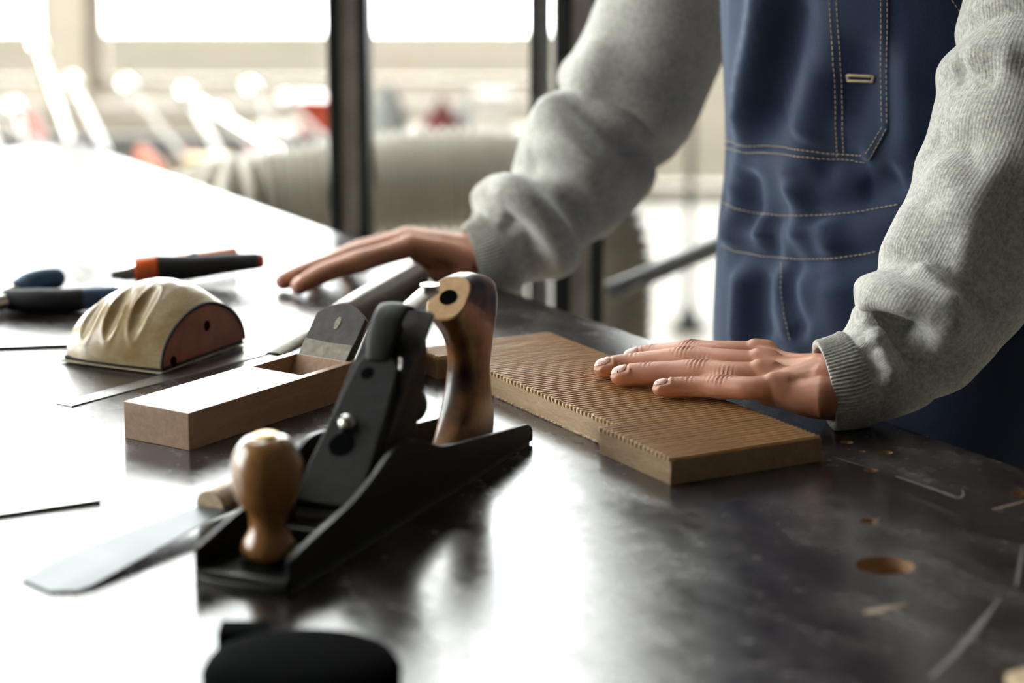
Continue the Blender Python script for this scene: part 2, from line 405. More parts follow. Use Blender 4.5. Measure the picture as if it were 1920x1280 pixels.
def back_wall():
    y0, y1 = RY1, RY1+0.25
    parts = [box(RX0, DOOR[0], y0, y1, 0, SILL), box(DOOR[1], RX1, y0, y1, 0, 4.7), box(RX0, RX1, y0, y1, 4.7, RZ), box(DOOR[0], DOOR[1], y0, y1, 2.1, 2.2), box(0.64, DOOR[1], y0, y1, 2.2, 4.7)]
    for a, b in ((RX0, -4.7), (-1.53, -1.41), (0.32, DOOR[0])): parts.append(box(a, b, y0, y1, SILL, 4.7))
    return struct(obj('wall_back', *join(*parts), M['wall']))
back_wall()
struct(obj('pavement', *box(-9, 6, RY1+0.25, 14.2, -0.1, -0.02), M['paving']))
left_open = [(0.6, 2.8), (3.0, 5.2), (5.4, 7.6)]
wall_with_openings('wall_left', 'y', RX0, RY0, RY1, left_open, 0.9, 4.3, M['wall'], -0.25)
struct(obj('wall_right', *box(RX1, RX1+0.2, RY0, RY1, 0, RZ), M['wallgrey']))
struct(obj('wall_front', *box(RX0, RX1, RY0-0.2, RY0, 0, RZ), M['wallgrey']))
wn = 0
for (p, q), along, fixed, zs, zt in [(o, 'x', RY1+0.12, SILL, 4.7) for o in back_open]+[(DOOR, 'x', RY1+0.12, 0.0, 2.1), ((0.36, 0.64), 'x', RY1+0.12, 2.2, 4.7)]+[(o, 'y', RX0-0.12, 0.9, 4.3) for o in left_open]:
    wn += 1
    def fb(a, b, z0, z1, d=0.03):
        return box(a, b, fixed-d, fixed+d, z0, z1) if along == 'x' else box(fixed-d, fixed+d, a, b, z0, z1)
    e = 0.045
    W = struct(obj(('window_%d' % wn) if zs > 0 else 'door_1', *join(fb(p, q, zs, zs+e), fb(p, q, zt-e, zt), fb(p, p+e, zs+e, zt-e), fb(q-e, q, zs+e, zt-e)), M['frame']))
    nb = 2 if along == 'x' and q-p > 0.8 else 1
    cuts = np.linspace(p+e, q-e, nb+1)
    zm = zs+(zt-zs)*0.62
    obj('transom', *fb(p+e, q-e, zm-0.02, zm+0.02, 0.02), M['frame'], W)
    for i in range(nb):
        for z0, z1 in ((zs+e, zm-0.02), (zm+0.02, zt-e)):
            obj('pane', *fb(cuts[i], cuts[i+1], z0, z1, 0.003), M['glass'], W)
struct(obj('trim_1', *box(-4.75, 0.33, RY1-0.14, RY1+0.0, SILL-0.09, SILL-0.01), M['frame'], bevel=0.006))
struct(obj('baseboard_back', *box(RX0, 0.35, RY1-0.02, RY1, 0, 0.12), M['frame']))

def h_post(name, px0, px1, Y, label, flange=0.32, z1=1.20):
    x0 = atY(px0, 0, Y)[0]; x1 = atY(px1, 0, Y)[0]; wd = x1-x0; f = wd*flange
    t = thing(name, label, 'post', (x0, Y, 0), group='black steel posts behind the bench')
    obj('flange', *box(0, f, 0, 0.11, 0, z1), M['post'], t, bevel=0.002)
    obj('flange', *box(wd-f*0.8, wd, 0, 0.11, 0, z1), M['post'], t, bevel=0.002)
    obj('web', *box(f, wd-f*0.8, 0.006, 0.03, 0, z1), M['postgrey'], t)
    obj('base_plate', *box(-0.04, wd+0.04, -0.04, 0.15, 0, 0.012), M['post'], t)
    return t
h_post('steel_post', 611, 687, 2.85, 'black steel post with grey web left of the far arm')
h_post('steel_post', 1040, 1136, 2.75, 'black steel post with grey web hidden partly by the far arm', 0.34)
x0 = atY(993, 0, 2.9)[0]; x1 = atY(1032, 0, 2.9)[0]
t = thing('door_frame_upright', 'narrow grey upright standing just left of the wider post by the arm', 'post', (x0, 2.9, 0))
obj('face', *box(0.004, x1-x0, 0, 0.05, 0, 1.2), M['railgrey'], t)
obj('edge_strip', *box(0, 0.004, -0.004, 0.05, 0, 1.2), M['post'], t)

# grey hand rail from the post, rising behind the man
pa, pb = atY(1142, 547, 2.86), atY(1640, 336, 2.86)
t = thing('hand_rail', 'grey sloping rail fixed to the black post beside the worker', 'rail', (pb[0], pb[1], 0))
v, f, _ = loft(np.linspace(pa, pb, 8), np.full(8, 0.0115), 16); obj('bar', v, f, M['railgrey'], t, True, True, sharp=40)
v, f, _ = loft([(pb[0]-0.02, pb[1], 0), (pb[0]-0.02, pb[1], 0.4), (pb[0]-0.02, pb[1], pb[2])], [0.016]*3, 14); obj('leg', v, f, M['railgrey'], t, True, True, sharp=40)

# thin stand on the floor further back
p = atY(1290, 612, 6.05)
t = thing('pole_stand', 'thin dark pole on a round foot on the pale floor', 'stand', (p[0], p[1], 0))
obj('pole', *lathe([(0.0085, 0.02), (0.0085, 1.5)], 14), M['legs'], t, True, sharp=40)
obj('foot', *lathe([(0.05, 0), (0.05, 0.012), (0.03, 0.02), (0.016, 0.055), (0.009, 0.06)], 28), M['legs'], t, True, sharp=40)

# corrugated duct
DY = 3.35
path = catmull([atY(330, 420, DY+0.12), atY(430, 392, DY), atY(520, 376, DY), atY(610, 362, DY), atY(760, 340, DY), atY(900, 336, DY), atY(1010, 350, DY), atY(1085, 392, DY), atY(1122, 470, DY), atY(1126, 580, DY), atY(1126, 800, DY), np.array([atY(1126, 580, DY)[0]+0.05, DY, 0.02])], 800)
L = np.concatenate([[0], np.cumsum(np.linalg.norm(np.diff(path, axis=0), axis=1))])
R = 0.066+0.0075*(2*np.abs(np.cos(math.pi*L/0.0150))**0.7-1)
t = thing('ducting', 'beige corrugated extraction hose running behind the bench', 'hose', (path[300][0], path[300][1], 0))
v, f, _ = loft(path, R, 22); obj('hose', v, f, M['duct'], t, True, True)
for i in (230, 400):
    p = path[i]
    obj('support_leg', *box(p[0]-0.02, p[0]+0.02, p[1]-0.02, p[1]+0.02, 0, p[2]-0.078), M['bluegrey'], t, world=True)
    obj('support_saddle', *box(p[0]-0.03, p[0]+0.03, p[1]-0.06, p[1]+0.06, p[2]-0.088, p[2]-0.073), M['bluegrey'], t, world=True)

# low bench by the back wall with odds and ends
t = thing('low_bench', 'low beige bench under the window behind the hose', 'bench', (-0.3, 6.6, 0))
obj('bench_top', *box(-0.45, 0.50, -0.35, 0.45, 0.36, 0.40), M['wall'], t, bevel=0.004)
for sx in (-0.42, 0.44):
    for sy in (-0.3, 0.4):
        obj('leg', *box(sx, sx+0.04, sy, sy+0.04, 0, 0.36), M['wall'], t)
def sack(name, c, r, h, mat, label, cat, seed=0, peak=0.0):
    rg = np.random.default_rng(seed); n, m = 28, 14; V = []; F = []
    ph = rg.uniform(0, 6.28, 4)
    for i in range(m):
        q = i/(m-1); rr = r*math.cos(q*math.pi/2)**(0.6+peak)*(1 if q < 0.98 else 0.02)
        for k in range(n):
            a = 2*math.pi*k/n; s = 1+0.10*math.sin(3*a+ph[0])+0.07*math.sin(5*a+ph[1]+3*q)
            V.append((rr*s*math.cos(a), rr*s*0.75*math.sin(a), h*(q+0.04*math.sin(4*a+ph[2])*q)))
    for i in range(m-1):
        for k in range(n): F.append((i*n+k, i*n+(k+1) % n, (i+1)*n+(k+1) % n, (i+1)*n+k))
    F.append(tuple(range(n)))
    o = obj(name, [tuple(np.array(p)+c) for p in V], F, mat, smooth=True, loc=c); return tag(o, label, cat)
BT = 0.40
p = atY(828, 250, 6.5); sack('cloth_bag', np.array([p[0], 6.5, BT]), 0.075, p[2]+0.10-BT, M['maroon'], 'maroon cloth bag slumped on the low bench', 'bag', 3, 0.5)
p = atY(728, 250, 6.6); sack('grey_sack', np.array([p[0], 6.6, BT]), 0.065, p[2]+0.13-BT, M['greybox'], 'light grey sack left of the maroon bag', 'sack', 5)
p = atY(885, 250, 6.75); sack('rag_pile', np.array([p[0], 6.75, BT]), 0.06, p[2]+0.10-BT, M['greybox'], 'grey rag heap right of the maroon bag', 'rag', 9)
p = atY(925, 215, 6.45); o = obj('cardboard_box', *box(p[0]-0.055, p[0]+0.055, 6.40, 6.52, BT, BT+0.16), M['white'], bevel=0.003, loc=(p[0], 6.46, BT)); tag(o, 'small off-white box at the end of the low bench', 'box')
p = atY(598, 240, 5.75); o = obj('red_bin', *join(box(p[0]-0.045, p[0]+0.04, 5.7, 5.82, 0.0, p[2]+0.06), box(p[0]-0.052, p[0]+0.047, 5.693, 5.827, p[2]+0.06, p[2]+0.075)), M['red'], bevel=0.004, loc=(p[0], 5.76, 0)); tag(o, 'tall red bin beside the black post', 'bin')

# clamp rack to the left: low trestle with clamps leaning on it
t = thing('clamp_trestle', 'grey low trestle loaded with bar clamps at far left', 'trestle', (-1.0, 5.0, 0))
obj('shelf', *box(-0.95, 0.62, -0.48, 0.32, 0.42, 0.46), M['bluegrey'], t, bevel=0.004)
obj('back_rail', *box(-0.95, 0.62, 0.26, 0.30, 0.56, 0.61), M['bluegrey'], t, bevel=0.003)
for sx in (-0.93, 0.56):
    obj('leg', *box(sx, sx+0.05, 0.255, 0.305, 0, 0.61), M['bluegrey'], t)
    obj('leg', *box(sx, sx+0.05, -0.47, -0.42, 0, 0.42), M['bluegrey'], t)
def clamp(p0, p1, hm, label, hl=0.13, grp='bar clamps on the trestle'):
    p0 = np.array(p0); p1 = np.array(p1); d = p1-p0; Ln = np.linalg.norm(d); d /= Ln
    t = thing('bar_clamp', label, 'clamp', tuple(p0), group=grp)
    v, f, _ = loft(np.linspace(p0, p1, 6), np.full(6, 0.0055), 12); obj('bar', v, f, M['bar' if hl > 0.085 else 'chrome'], t, True, True, sharp=50)
    side = np.cross(d, (0, 1, 0.3)); side /= np.linalg.norm(side)
    for q, nm in ((0.06, 'fixed_jaw'), (0.45, 'sliding_jaw')):
        c = p0+d*Ln*q
        v, f, _ = loft([c-side*0.012, c+side*0.03, c+side*0.085], [0.016, 0.014, 0.010], 10); obj(nm, v, f, M['iron_dark'], t, True, True, sharp=50)
    c = p0+d*Ln*0.45+side*0.085
    v, f, _ = loft([c+d*-0.05, c+d*0.02, c+d*0.10], [0.006]*3, 10); obj('screw', v, f, M['chrome'], t, True, True, sharp=50)
    v, f = round_tube([c+d*0.10, c+d*0.12, c+d*(0.10+hl)], [0.017, 0.020, 0.016], 14); obj('handle', v, f, hm, t, True, True)
    e = p0+d*(Ln+0.006); v, f = round_tube([e-d*0.006, e+d*0.010], [0.017, 0.017], 14); obj('glint_ball', v, f, M['chrome'], t, True, True)  # chrome ball added at the bar tip to give blurred glints
hm = ['red', 'clampblue', 'red', 'clampblue', 'orange', 'clampblue', 'red', 'clampblue']
rc = random.Random(11)
colname = {'red': 'red', 'clampblue': 'blue', 'orange': 'orange'}
ords = ['first', 'second', 'third', 'fourth', 'fifth', 'sixth', 'seventh', 'eighth', 'ninth', 'tenth', 'eleventh', 'twelfth', 'thirteenth', 'fourteenth', 'fifteenth', 'sixteenth', 'seventeenth', 'eighteenth']
for i in range(18):
    xx = -1.80+i*0.078; m_ = hm[i % 8]
    dx = rc.choice([0.20, 0.34, 0.46, 0.58, 0.28]); z1 = rc.uniform(0.62, 0.80); q = rc.uniform(0.8, 1.08)
    a = np.array([xx+dx, 4.76+0.02*(i % 3), 0.475+rc.uniform(0, 0.03)]); b = np.array([xx, 5.235, z1])
    clamp(a, a+(b-a)*q, M[m_], '%s bar clamp from the left on the trestle, %s handle' % (ords[i], colname[m_]), rc.uniform(0.07, 0.12))
for i in range(7):                          # offcuts lying between the clamps
    c = np.array([-1.55+i*0.19+rc.uniform(-.04, .04), 4.70+rc.uniform(-.03, .03), 0.46]); an_ = rc.uniform(-0.5, 0.5)
    o = obj('timber_offcut', np.array(box(-0.07, 0.07, -0.018, 0.018, 0, rc.uniform(0.03, 0.09))[0])@np.array(Matrix.Rotation(an_, 3, 'Z')).T+c, box(0, 1, 0, 1, 0, 1)[1], M[['fuzz', 'wall', 'fuzz', 'white', 'wall', 'clampblue', 'fuzz'][i]], loc=tuple(c), bevel=0.002)
    tag(o, '%s short block from the left along the front of the trestle' % ords[i], 'offcut', 'blocks along the trestle')
for px_, wd_, h_, mm_, lb in ((40, 0.10, 0.13, 'legs', 'dark grey crate at the left end of the trestle'), (165, 0.11, 0.15, 'clampblue', 'blue crate on the trestle below the clamps'), (470, 0.09, 0.16, 'greybox', 'grey crate on the trestle nearest the black post')):
    xc = atY(px_, 260, 4.59)[0]; yc = 4.59
    t = thing('tool_crate', lb, 'crate', (xc, yc, 0.46))
    obj('crate_body', *join(box(-wd_/2, wd_/2, -0.05, -0.044, 0, h_), box(-wd_/2, wd_/2, 0.044, 0.05, 0, h_), box(-wd_/2, -wd_/2+0.006, -0.044, 0.044, 0, h_), box(wd_/2-0.006, wd_/2, -0.044, 0.044, 0, h_), box(-wd_/2, wd_/2, -0.044, 0.044, 0, 0.006)), M[mm_], t)
    for y_ in (-0.056, 0.05): obj('rim', *box(-wd_/2-0.006, wd_/2+0.006, y_, y_+0.006, h_-0.02, h_), M[mm_], t)
p = atY(415, 312, 4.95); o = obj('yellow_box', *box(p[0]-0.045, p[0]+0.045, 4.72, 4.80, 0.46, p[2]+0.05), M['yellow'], bevel=0.006, loc=(p[0], 4.76, 0.46)); tag(o, 'small yellow box at the right end of the trestle', 'box')
p = atY(335, 300, 4.95); v, f = lathe([(0.03, 0), (0.032, 0.01), (0.032, 0.07), (0.02, 0.085), (0.01, 0.095)], 20); o = obj('orange_can', np.array(v)+np.array([p[0], 4.75, 0.46]), f, M['orange'], smooth=True, sharp=40, loc=(p[0], 4.75, 0.46)); tag(o, 'small orange can beside the yellow box', 'can')

# ------------------------------------------------------------------ workbench
BR = math.radians(-59.7); BC = np.array([-0.562, 3.116])
bench = thing('workbench', 'large workbench with glossy worn dark brown top', 'workbench', (BC[0], BC[1], 0), BR)
def bl(p):                       # world point -> bench coordinates
    q = MAT4[bench.name].inverted() @ Vector((float(p[0]), float(p[1]), float(p[2]))); return q
top = obj('tabletop', *box(0, 2.5, -1.0, 0, TZ-0.036, TZ), [M['bench'], M['ply']], bench)
cut = []
for px, py, r in [(1659, 1060, 0.0172), (1628, 976, 0.0058), (1660, 848, 0.0052), (1588, 829, 0.0046), (1632, 881, 0.0048), (1913, 925, 0.0062), (1616, 846, 0.0022), (1697, 860, 0.0024)]:
    q = bl(at(px, py)); dp = 0.03 if r > 0.01 else 0.012
    v, f = lathe([(r, TZ-dp), (r, TZ+0.02)], 28 if r > 0.01 else 16, (q.x, q.y))
    c = obj('cutter', v, f, M['ply'], bench); cut.append(c)
bpy.context.view_layer.update()
boolean(top, cut)
top.parent = bench
# bare plywood on the slab's sides
for pl in top.data.polygons:
    n = pl.normal
    if abs(n.z) < 0.5: pl.material_index = 1
for x in (0.12, 2.32):
    for y in (-0.92, -0.14):
        obj('leg', *box(x, x+0.06, y, y+0.06, 0, TZ-0.036), M['legs'], bench, bevel=0.003)
for y in (-0.91, -0.12): obj('rail', *box(0.18, 2.32, y, y+0.03, TZ-0.11, TZ-0.036), M['legs'], bench, bevel=0.003)
for x in (0.13, 2.34): obj('rail', *box(x, x+0.03, -0.86, -0.14, TZ-0.11, TZ-0.036), M['legs'], bench, bevel=0.003)
# scratches and glue marks left in the top
def streak(pts, w0, mat):
    P = catmull([at(*p, 0.0) for p in pts], 18); V = []; F = []
    for i in range(18):
        d = P[min(i+1, 17)]-P[max(i-1, 0)]; d /= np.linalg.norm(d); nrm = np.array([-d[1], d[0], 0])
        ww = w0*(0.35+0.65*math.sin(math.pi*min(1, (i+1)/16)))*(0.8+0.4*RNG.random())
        V += [P[i]+nrm*ww+np.array([0, 0, 0.00012]), P[i]-nrm*ww+np.array([0, 0, 0.00012])]
        if i: F.append((2*i-2, 2*i-1, 2*i+1, 2*i))
    obj('scratch', V, F, mat, bench, world=True)
M['scratch'] = plain('pale_scratch', (0.17, 0.155, 0.145), 0.7, 0, 0.3, 400)
M['glue'] = plain('old_glue_mark', (0.36, 0.26, 0.18), 0.7, 0, 0.3, 300)
streak([(1680, 893), (1725, 908), (1770, 924), (1795, 933), (1806, 928), (1804, 918)], 0.0013, M['scratch'])
streak([(1745, 1270), (1800, 1215), (1845, 1160), (1875, 1120)], 0.0022, M['scratch'])
streak([(1620, 1150), (1650, 1143), (1700, 1132)], 0.0030, M['glue'])
streak([(1560, 856), (1600, 868), (1650, 882)], 0.0007, M['scratch'])
streak([(1860, 955), (1900, 945), (1925, 938)], 0.0008, M['glue'])
streak([(1905, 1100), (1912, 1060), (1918, 1020)], 0.0010, M['scratch'])

# ------------------------------------------------------------------ jack plane
JP = thing('jack_plane', 'black iron bench plane with round wooden knob and curved wooden handle', 'hand plane', (-0.125, 1.304, TZ), math.atan2(0.92, 0.39))
def mm(L): return [(a/1000., b/1000.) for a, b in L]
sole = [(0, 0)]+[(-0.006*math.sin(math.pi*k/8), 0.063*k/8) for k in range(1, 8)]+[(0, 0.063), (0.352, 0.063), (0.358, 0.058), (0.358, 0.005), (0.352, 0)]
obj('sole', *prism(sole, 0, 0.0045, 'z'), M['cast'], JP, bevel=0.0006)
prof = catmull([(0, .021), (.036, .027), (.077, .033), (.106, .041), (.125, .048), (.140, .052), (.156, .0515), (.170, .049), (.182, .045), (.206, .036), (.240, .030), (.293, .023), (.349, .0155)], 60)
wing = [(0, 0.002)]+[tuple(p) for p in prof]+[(.355, .013), (.358, .009), (.358, 0.002)]
obj('side_wing', *prism(wing, 0.0, 0.0032), M['japan'], JP, bevel=0.0008)
obj('side_wing', *prism(wing, 0.0598, 0.063), M['japan'], JP, bevel=0.0008)
for y0, y1 in ((0.0002, 0.0030), (0.0600, 0.0628)):   # ground bright top edges
    V = []; F = []
    for i, (a, b) in enumerate(prof):
        V += [(a, y0, b+0.0002), (a, y1, b+0.0002), (a, y1, b-0.0006), (a, y0, b-0.0006)]
        if i:
            for k in range(4): F.append((4*i-4+k, 4*i-4+(k+1) % 4, 4*i+(k+1) % 4, 4*i+k))
    obj('wing_edge', V, F, M['cast'], JP)
obj('front_bed', *box(0.004, 0.085, 0.003, 0.060, 0.0045, 0.0065), M['japan'], JP)
obj('front_rib', *box(-0.002, 0.004, 0.003, 0.060, 0.0045, 0.0085), M['cast'], JP, bevel=0.001)
obj('cross_rib', *box(0.070, 0.074, 0.003, 0.060, 0.0045, 0.016), M['japan'], JP, bevel=0.001)
obj('rear_bed', *box(0.190, 0.345, 0.003, 0.060, 0.0045, 0.0065), M['japan'], JP)
obj('knob_boss', *lathe([(0.017, 0.005), (0.0165, 0.0095)], 36, (0.032, 0.0315)), M['japan'], JP, True, sharp=40)
kp = catmull(mm([(13, 9.5), (15.6, 12), (16.4, 16), (15.2, 20), (12.2, 25), (11.0, 31), (12.3, 37), (16.8, 43.5), (19.9, 51.5), (20.9, 60.5), (20.2, 68), (17.6, 75), (13, 80.5), (8, 82.5)]), 60)
kb = obj('knob', *lathe([tuple(p) for p in kp], 48, (0.032, 0.0315)), M['knob'], JP, True, sharp=60)
obj('knob_nut', *lathe([(0.0065, 0.0824), (0.0065, 0.0836), (0.005, 0.0842)], 24, (0.032, 0.0315)), M['brass'], kb, True, sharp=40)
# frog, iron, cap
frog = mm([(112, 5), (118, 22), (196, 100), (206, 106), (207, 90), (200, 74), (191, 62), (192, 50), (186, 30), (188, 5)])
obj('frog', *prism(frog, 0.010, 0.047), M['japan'], JP, bevel=0.0015)
def slab(s0, z0, s1, z1, th, outline, mat, name, parent, bev=0.0005):
    """plate lying on the line (s0,z0)-(s1,z1); outline in (along, across)"""
    d = np.array([s1-s0, 0, z1-z0]); L_ = np.linalg.norm(d); d /= L_; nrm = np.array([-d[2], 0, d[0]]); o0 = np.array([s0, 0, z0])
    V = []
    for h in (0, th):
        for a, b in outline: V.append(o0+d*a+np.array([0, b, 0])+nrm*h)
    n = len(outline)
    F = [tuple(range(n)), tuple(range(2*n-1, n-1, -1))]+[(i, (i+1) % n, n+(i+1) % n, n+i) for i in range(n)]
    return obj(name, V, F, mat, parent, bevel=bev)
slab(.097, .006, .211, .120, .0032, mm([(0, 6.5), (160, 6.5), (162, 9), (162, 42), (157, 46), (148, 48.5), (0, 50)]), M['iron_dark'], 'blade', JP)
slab(.0965, .0105, .205, .119, .0024, mm([(3, 6.5), (125, 6.5), (133, 12), (133, 42), (125, 47), (110, 48.5), (3, 50)]), M['cast'], 'cap_iron', JP)
lc = slab(.099, .0165, .200, .1175, .0065, mm([(4, 7), (30, 7), (75, 9), (104, 12), (113, 19), (122, 20), (136, 20.5), (139, 23), (139, 35), (136, 36.5), (122, 37), (113, 38), (104, 42), (75, 45), (30, 49.5), (4, 50.5)]), M['japan'], 'lever_cap', JP, 0.0018)
def on_cap(a, b, h):             # point on the lever cap
    d = np.array([.101, 0, .101]); d /= np.linalg.norm(d); nrm = np.array([-d[2], 0, d[0]])
    return np.array([.099, 0, .0165])+d*a+np.array([0, b, 0])+nrm*h
d45 = np.array([1, 0, 1])/math.sqrt(2); n45 = np.array([-1, 0, 1])/math.sqrt(2)
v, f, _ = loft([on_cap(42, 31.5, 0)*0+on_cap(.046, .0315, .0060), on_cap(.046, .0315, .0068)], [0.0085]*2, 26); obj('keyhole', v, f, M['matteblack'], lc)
v, f = round_tube([on_cap(.060, .0315, .0050), on_cap(.060, .0315, .0085)], [0.0064, 0.0060], 22, 5); sc = obj('cap_screw', v, f, M['steel'], JP, True)
v, f = box(-0.0008, 0.0008, -0.0064, 0.0064, 0.0, 0.0012)
v = [on_cap(.060+p[0], .0315+p[1], .0138+p[2]) for p in v]; obj('screw_slot', v, f, M['black'], sc)
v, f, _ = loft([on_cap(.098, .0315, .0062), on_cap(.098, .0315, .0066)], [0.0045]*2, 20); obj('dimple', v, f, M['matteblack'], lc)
cam_out = catmull([on_cap(.108, .0285, .0065), on_cap(.120, .0285, .0100), on_cap(.136, .0285, .0110), on_cap(.147, .0285, .0080), on_cap(.151, .0285, .0020)], 18)
v, f, _ = loft(cam_out, np.stack([np.interp(np.linspace(0, 1, 18), [0, .5, 1], [.0012, .0032, .0024]), np.interp(np.linspace(0, 1, 18), [0, .3, 1], [.007, .0105, .0115])], 1), 20, n45); obj('cam_lever', v, f, M['japan'], lc, True, sharp=50)
sp = catmull([on_cap(.113, .0160, .004), on_cap(.110, .0125, .006), on_cap(.103, .0105, .006)], 10)
v, f, _ = loft(sp, np.full(10, .0011), 10); obj('spring', v, f, M['steel'], lc, True, sharp=50)
lat = catmull([(.196, .0315, .100), (.214, .0315, .1165), (.236, .0300, .1235), (.250, .0285, .1270)], 16)
v, f, _ = loft(lat, np.stack([np.full(16, .0016), np.linspace(.0055, .0075, 16)], 1), 16, (0, 0, 1)); ll = obj('lateral_lever', v, f, M['steel'], JP, True, sharp=50)
v, f, _ = loft([(.250, .0285, .1272), (.250, .0285, .1312)], [.0062, .0062], 20, (1, 0, 0)); obj('lever_tip', v, f, M['steel'], ll, True, sharp=40)
v, f, _ = loft([(.205, .0315, .060), (.224, .0315, .056)], [.003, .003], 14); obj('adjuster_rod', v, f, M['steel'], JP, True, sharp=40)
v, f, _ = loft([(.214, .0315, .058), (.216, .0315, .0577), (.226, .0315, .0555)], [.012, .013, .012], 28); obj('adjuster_wheel', v, f, M['iron_dark'], JP, True, sharp=40)
# tote
fr_ = catmull(mm([(258, 7), (272, 14), (288, 30), (298, 48), (299, 66), (291, 84), (279, 96), (273, 102)]), 22)
bk_ = catmull(mm([(345, 7), (347, 25), (341, 45), (338, 66), (344, 88), (352, 104), (350, 116), (336, 122), (316, 127), (300, 127)]), 34)
V = []; F = []; n = 24; rows = 30
def samp(c, q): return np.array([np.interp(q, np.linspace(0, 1, len(c)), c[:, k]) for k in (0, 1)])
for i in range(rows):
    q = i/(rows-1)
    a = samp(fr_, q); b = samp(bk_, q)
    cc = (a+b)/2; hx = (b-a)/2
    wd = 0.0142*(1-0.10*math.sin(math.pi*q))
    for k in range(n):
        th = 2*math.pi*k/n; cs, sn = math.cos(th), math.sin(th)
        ex = 2/2.6
        x_ = math.copysign(abs(cs)**ex, cs); y_ = math.copysign(abs(sn)**ex, sn)
        p = cc+hx*x_; V.append((p[0], 0.0315+wd*y_, p[1]))
for i in range(rows-1):
    for k in range(n): F.append((i*n+k, i*n+(k+1) % n, (i+1)*n+(k+1) % n, (i+1)*n+k))
F.append(tuple(range(n))); F.append(tuple((rows-1)*n+k for k in range(n)))
tote = obj('tote', V, F, M['tote'], JP, True, sharp=50)
top_poly = np.array([V[(rows-1)*n+k] for k in range(n)]); tc = top_poly.mean(0)
nrm = np.cross(top_poly[0]-tc, top_poly[n//4]-tc); nrm /= np.linalg.norm(nrm)
if nrm[0] > 0: nrm = -nrm
V2 = [tuple(p+nrm*0.0002) for p in top_poly]+[tuple(tc+(p-tc)*0.94+nrm*0.0012) for p in top_poly]
obj('bare_face', V2, [tuple(range(n, 2*n))]+[(k, (k+1) % n, n+(k+1) % n, n+k) for k in range(n)], M['totebare'], tote)
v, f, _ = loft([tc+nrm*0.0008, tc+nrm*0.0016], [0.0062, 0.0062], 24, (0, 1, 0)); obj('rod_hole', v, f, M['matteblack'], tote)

# ------------------------------------------------------------------ wooden block plane
KP = thing('wooden_plane', 'long pale wooden block plane with a broad steel blade', 'hand plane', (-0.223, 1.613, TZ), math.atan2(0.826, 0.564))
KW, KL, KH = 0.0605, 0.275, 0.0268
body = obj('block', *box(0, KL, 0, KW, 0, KH), [M['oak']], KP)
thr = prism([(0.131, 0.035), (0.131, 0.026), (0.150, -0.005), (0.156, -0.005), (0.1905, 0.035)], 0.0065, 0.0535)
c = obj('cutter', *thr, M['oak'], KP); bpy.context.view_layer.update(); boolean(body, [c])
b = body.modifiers.new('bevel', 'BEVEL'); b.width = 0.0011; b.segments = 2; b.limit_method = 'ANGLE'
ang = math.radians(50); bd = np.array([math.cos(ang), 0, math.sin(ang)]); bn = np.array([-math.sin(ang), 0, math.cos(ang)]); b0 = np.array([0.1845, 0, 0.0268])
def blade(name, a_lo, out_top, mat, th0, th1, parent):
    V = []
    for h in (th0, th1):
        for a, y in out_top: V.append(b0+bd*a+np.array([0, y, 0])+bn*h)
    n = len(out_top); F = [tuple(range(n)), tuple(range(2*n-1, n-1, -1))]+[(i, (i+1) % n, n+(i+1) % n, n+i) for i in range(n)]
    return obj(name, V, F, mat, parent, bevel=0.0005)
arc = [(0.0475-0.011*((y-0.030)/0.0235)**2, y) for y in np.linspace(0.0065, 0.0535, 15)]
kbld = blade('blade', 0, [(-0.030, 0.0535), (-0.030, 0.0065)]+arc, M['iron_dark'], -0.0075, -0.0002, KP)
blade('bright_steel_face', 0, [(-0.030, 0.0530), (-0.030, 0.0070), (0.0135, 0.0070), (0.0128, 0.030), (0.0140, 0.0530)], M['iron_pale'], -0.0004, 0.0004, kbld)
v, f, _ = loft([b0+bd*0.030+np.array([0, 0.030, 0])-bn*0.0004, b0+bd*0.030+np.array([0, 0.030, 0])+bn*0.0002], [(0.0055, 0.0026)]*2, 18, bd); obj('stamp_mark', v, f, M['iron_pale'], kbld)

# ------------------------------------------------------------------ grooved board
BO = at(1541, 816, 0.018); BD = at(1030, 620.3, 0.018)-BO
GB = thing('grooved_board', 'flat wooden board with rows of fine carved grooves and a notched edge', 'board', (BO[0], BO[1], TZ), math.atan2(BD[1], BD[0]))
BLn, BW, BH, NT = 0.3725, 0.1215, 0.018, 0.0125
def top_surface():
    nr = 72; per = 8; rs = RNG.uniform(0.75, 1.15, nr+1); xs = []; zs = []
    xs.append(0); zs.append(BH-0.0016)
    for i in range(nr):
        for k in range(per):
            q = (i+k/per)/nr; xs.append(0.0008+q*(BLn-0.0016)); zs.append(BH-0.0028*rs[i]*(0.5+0.5*math.cos(2*math.pi*k/per))**1.8)
    xs.append(BLn); zs.append(BH-0.0016)
    return np.array(xs), np.array(zs)
xs, zs = top_surface()
ny = 26
V = []; F = []
for i, (x, z) in enumerate(zip(xs, zs)):
    y1 = BW-NT if 0.0915 < x < 0.335 else BW
    for j in range(ny):
        q = j/(ny-1); y = q*y1
        rid = max(0, i-1)//8
        wob = 0.00012*math.sin(q*7+rid*1.7)+0.00008*math.sin(q*19+rid*0.9)
        e = min(q, 1-q)*y1; rnd = 0.0006*max(0, 1-e/0.0012)
        V.append((x+wob*(1 if 0 < i < len(xs)-1 else 0), y, z-rnd+0.00012*math.sin(q*17+rid*2.3)*math.sin(q*5+rid)))
for i in range(len(xs)-1):
    for j in range(ny-1):
        F.append((i*ny+j, i*ny+j+1, (i+1)*ny+j+1, (i+1)*ny+j))
n0 = len(V)
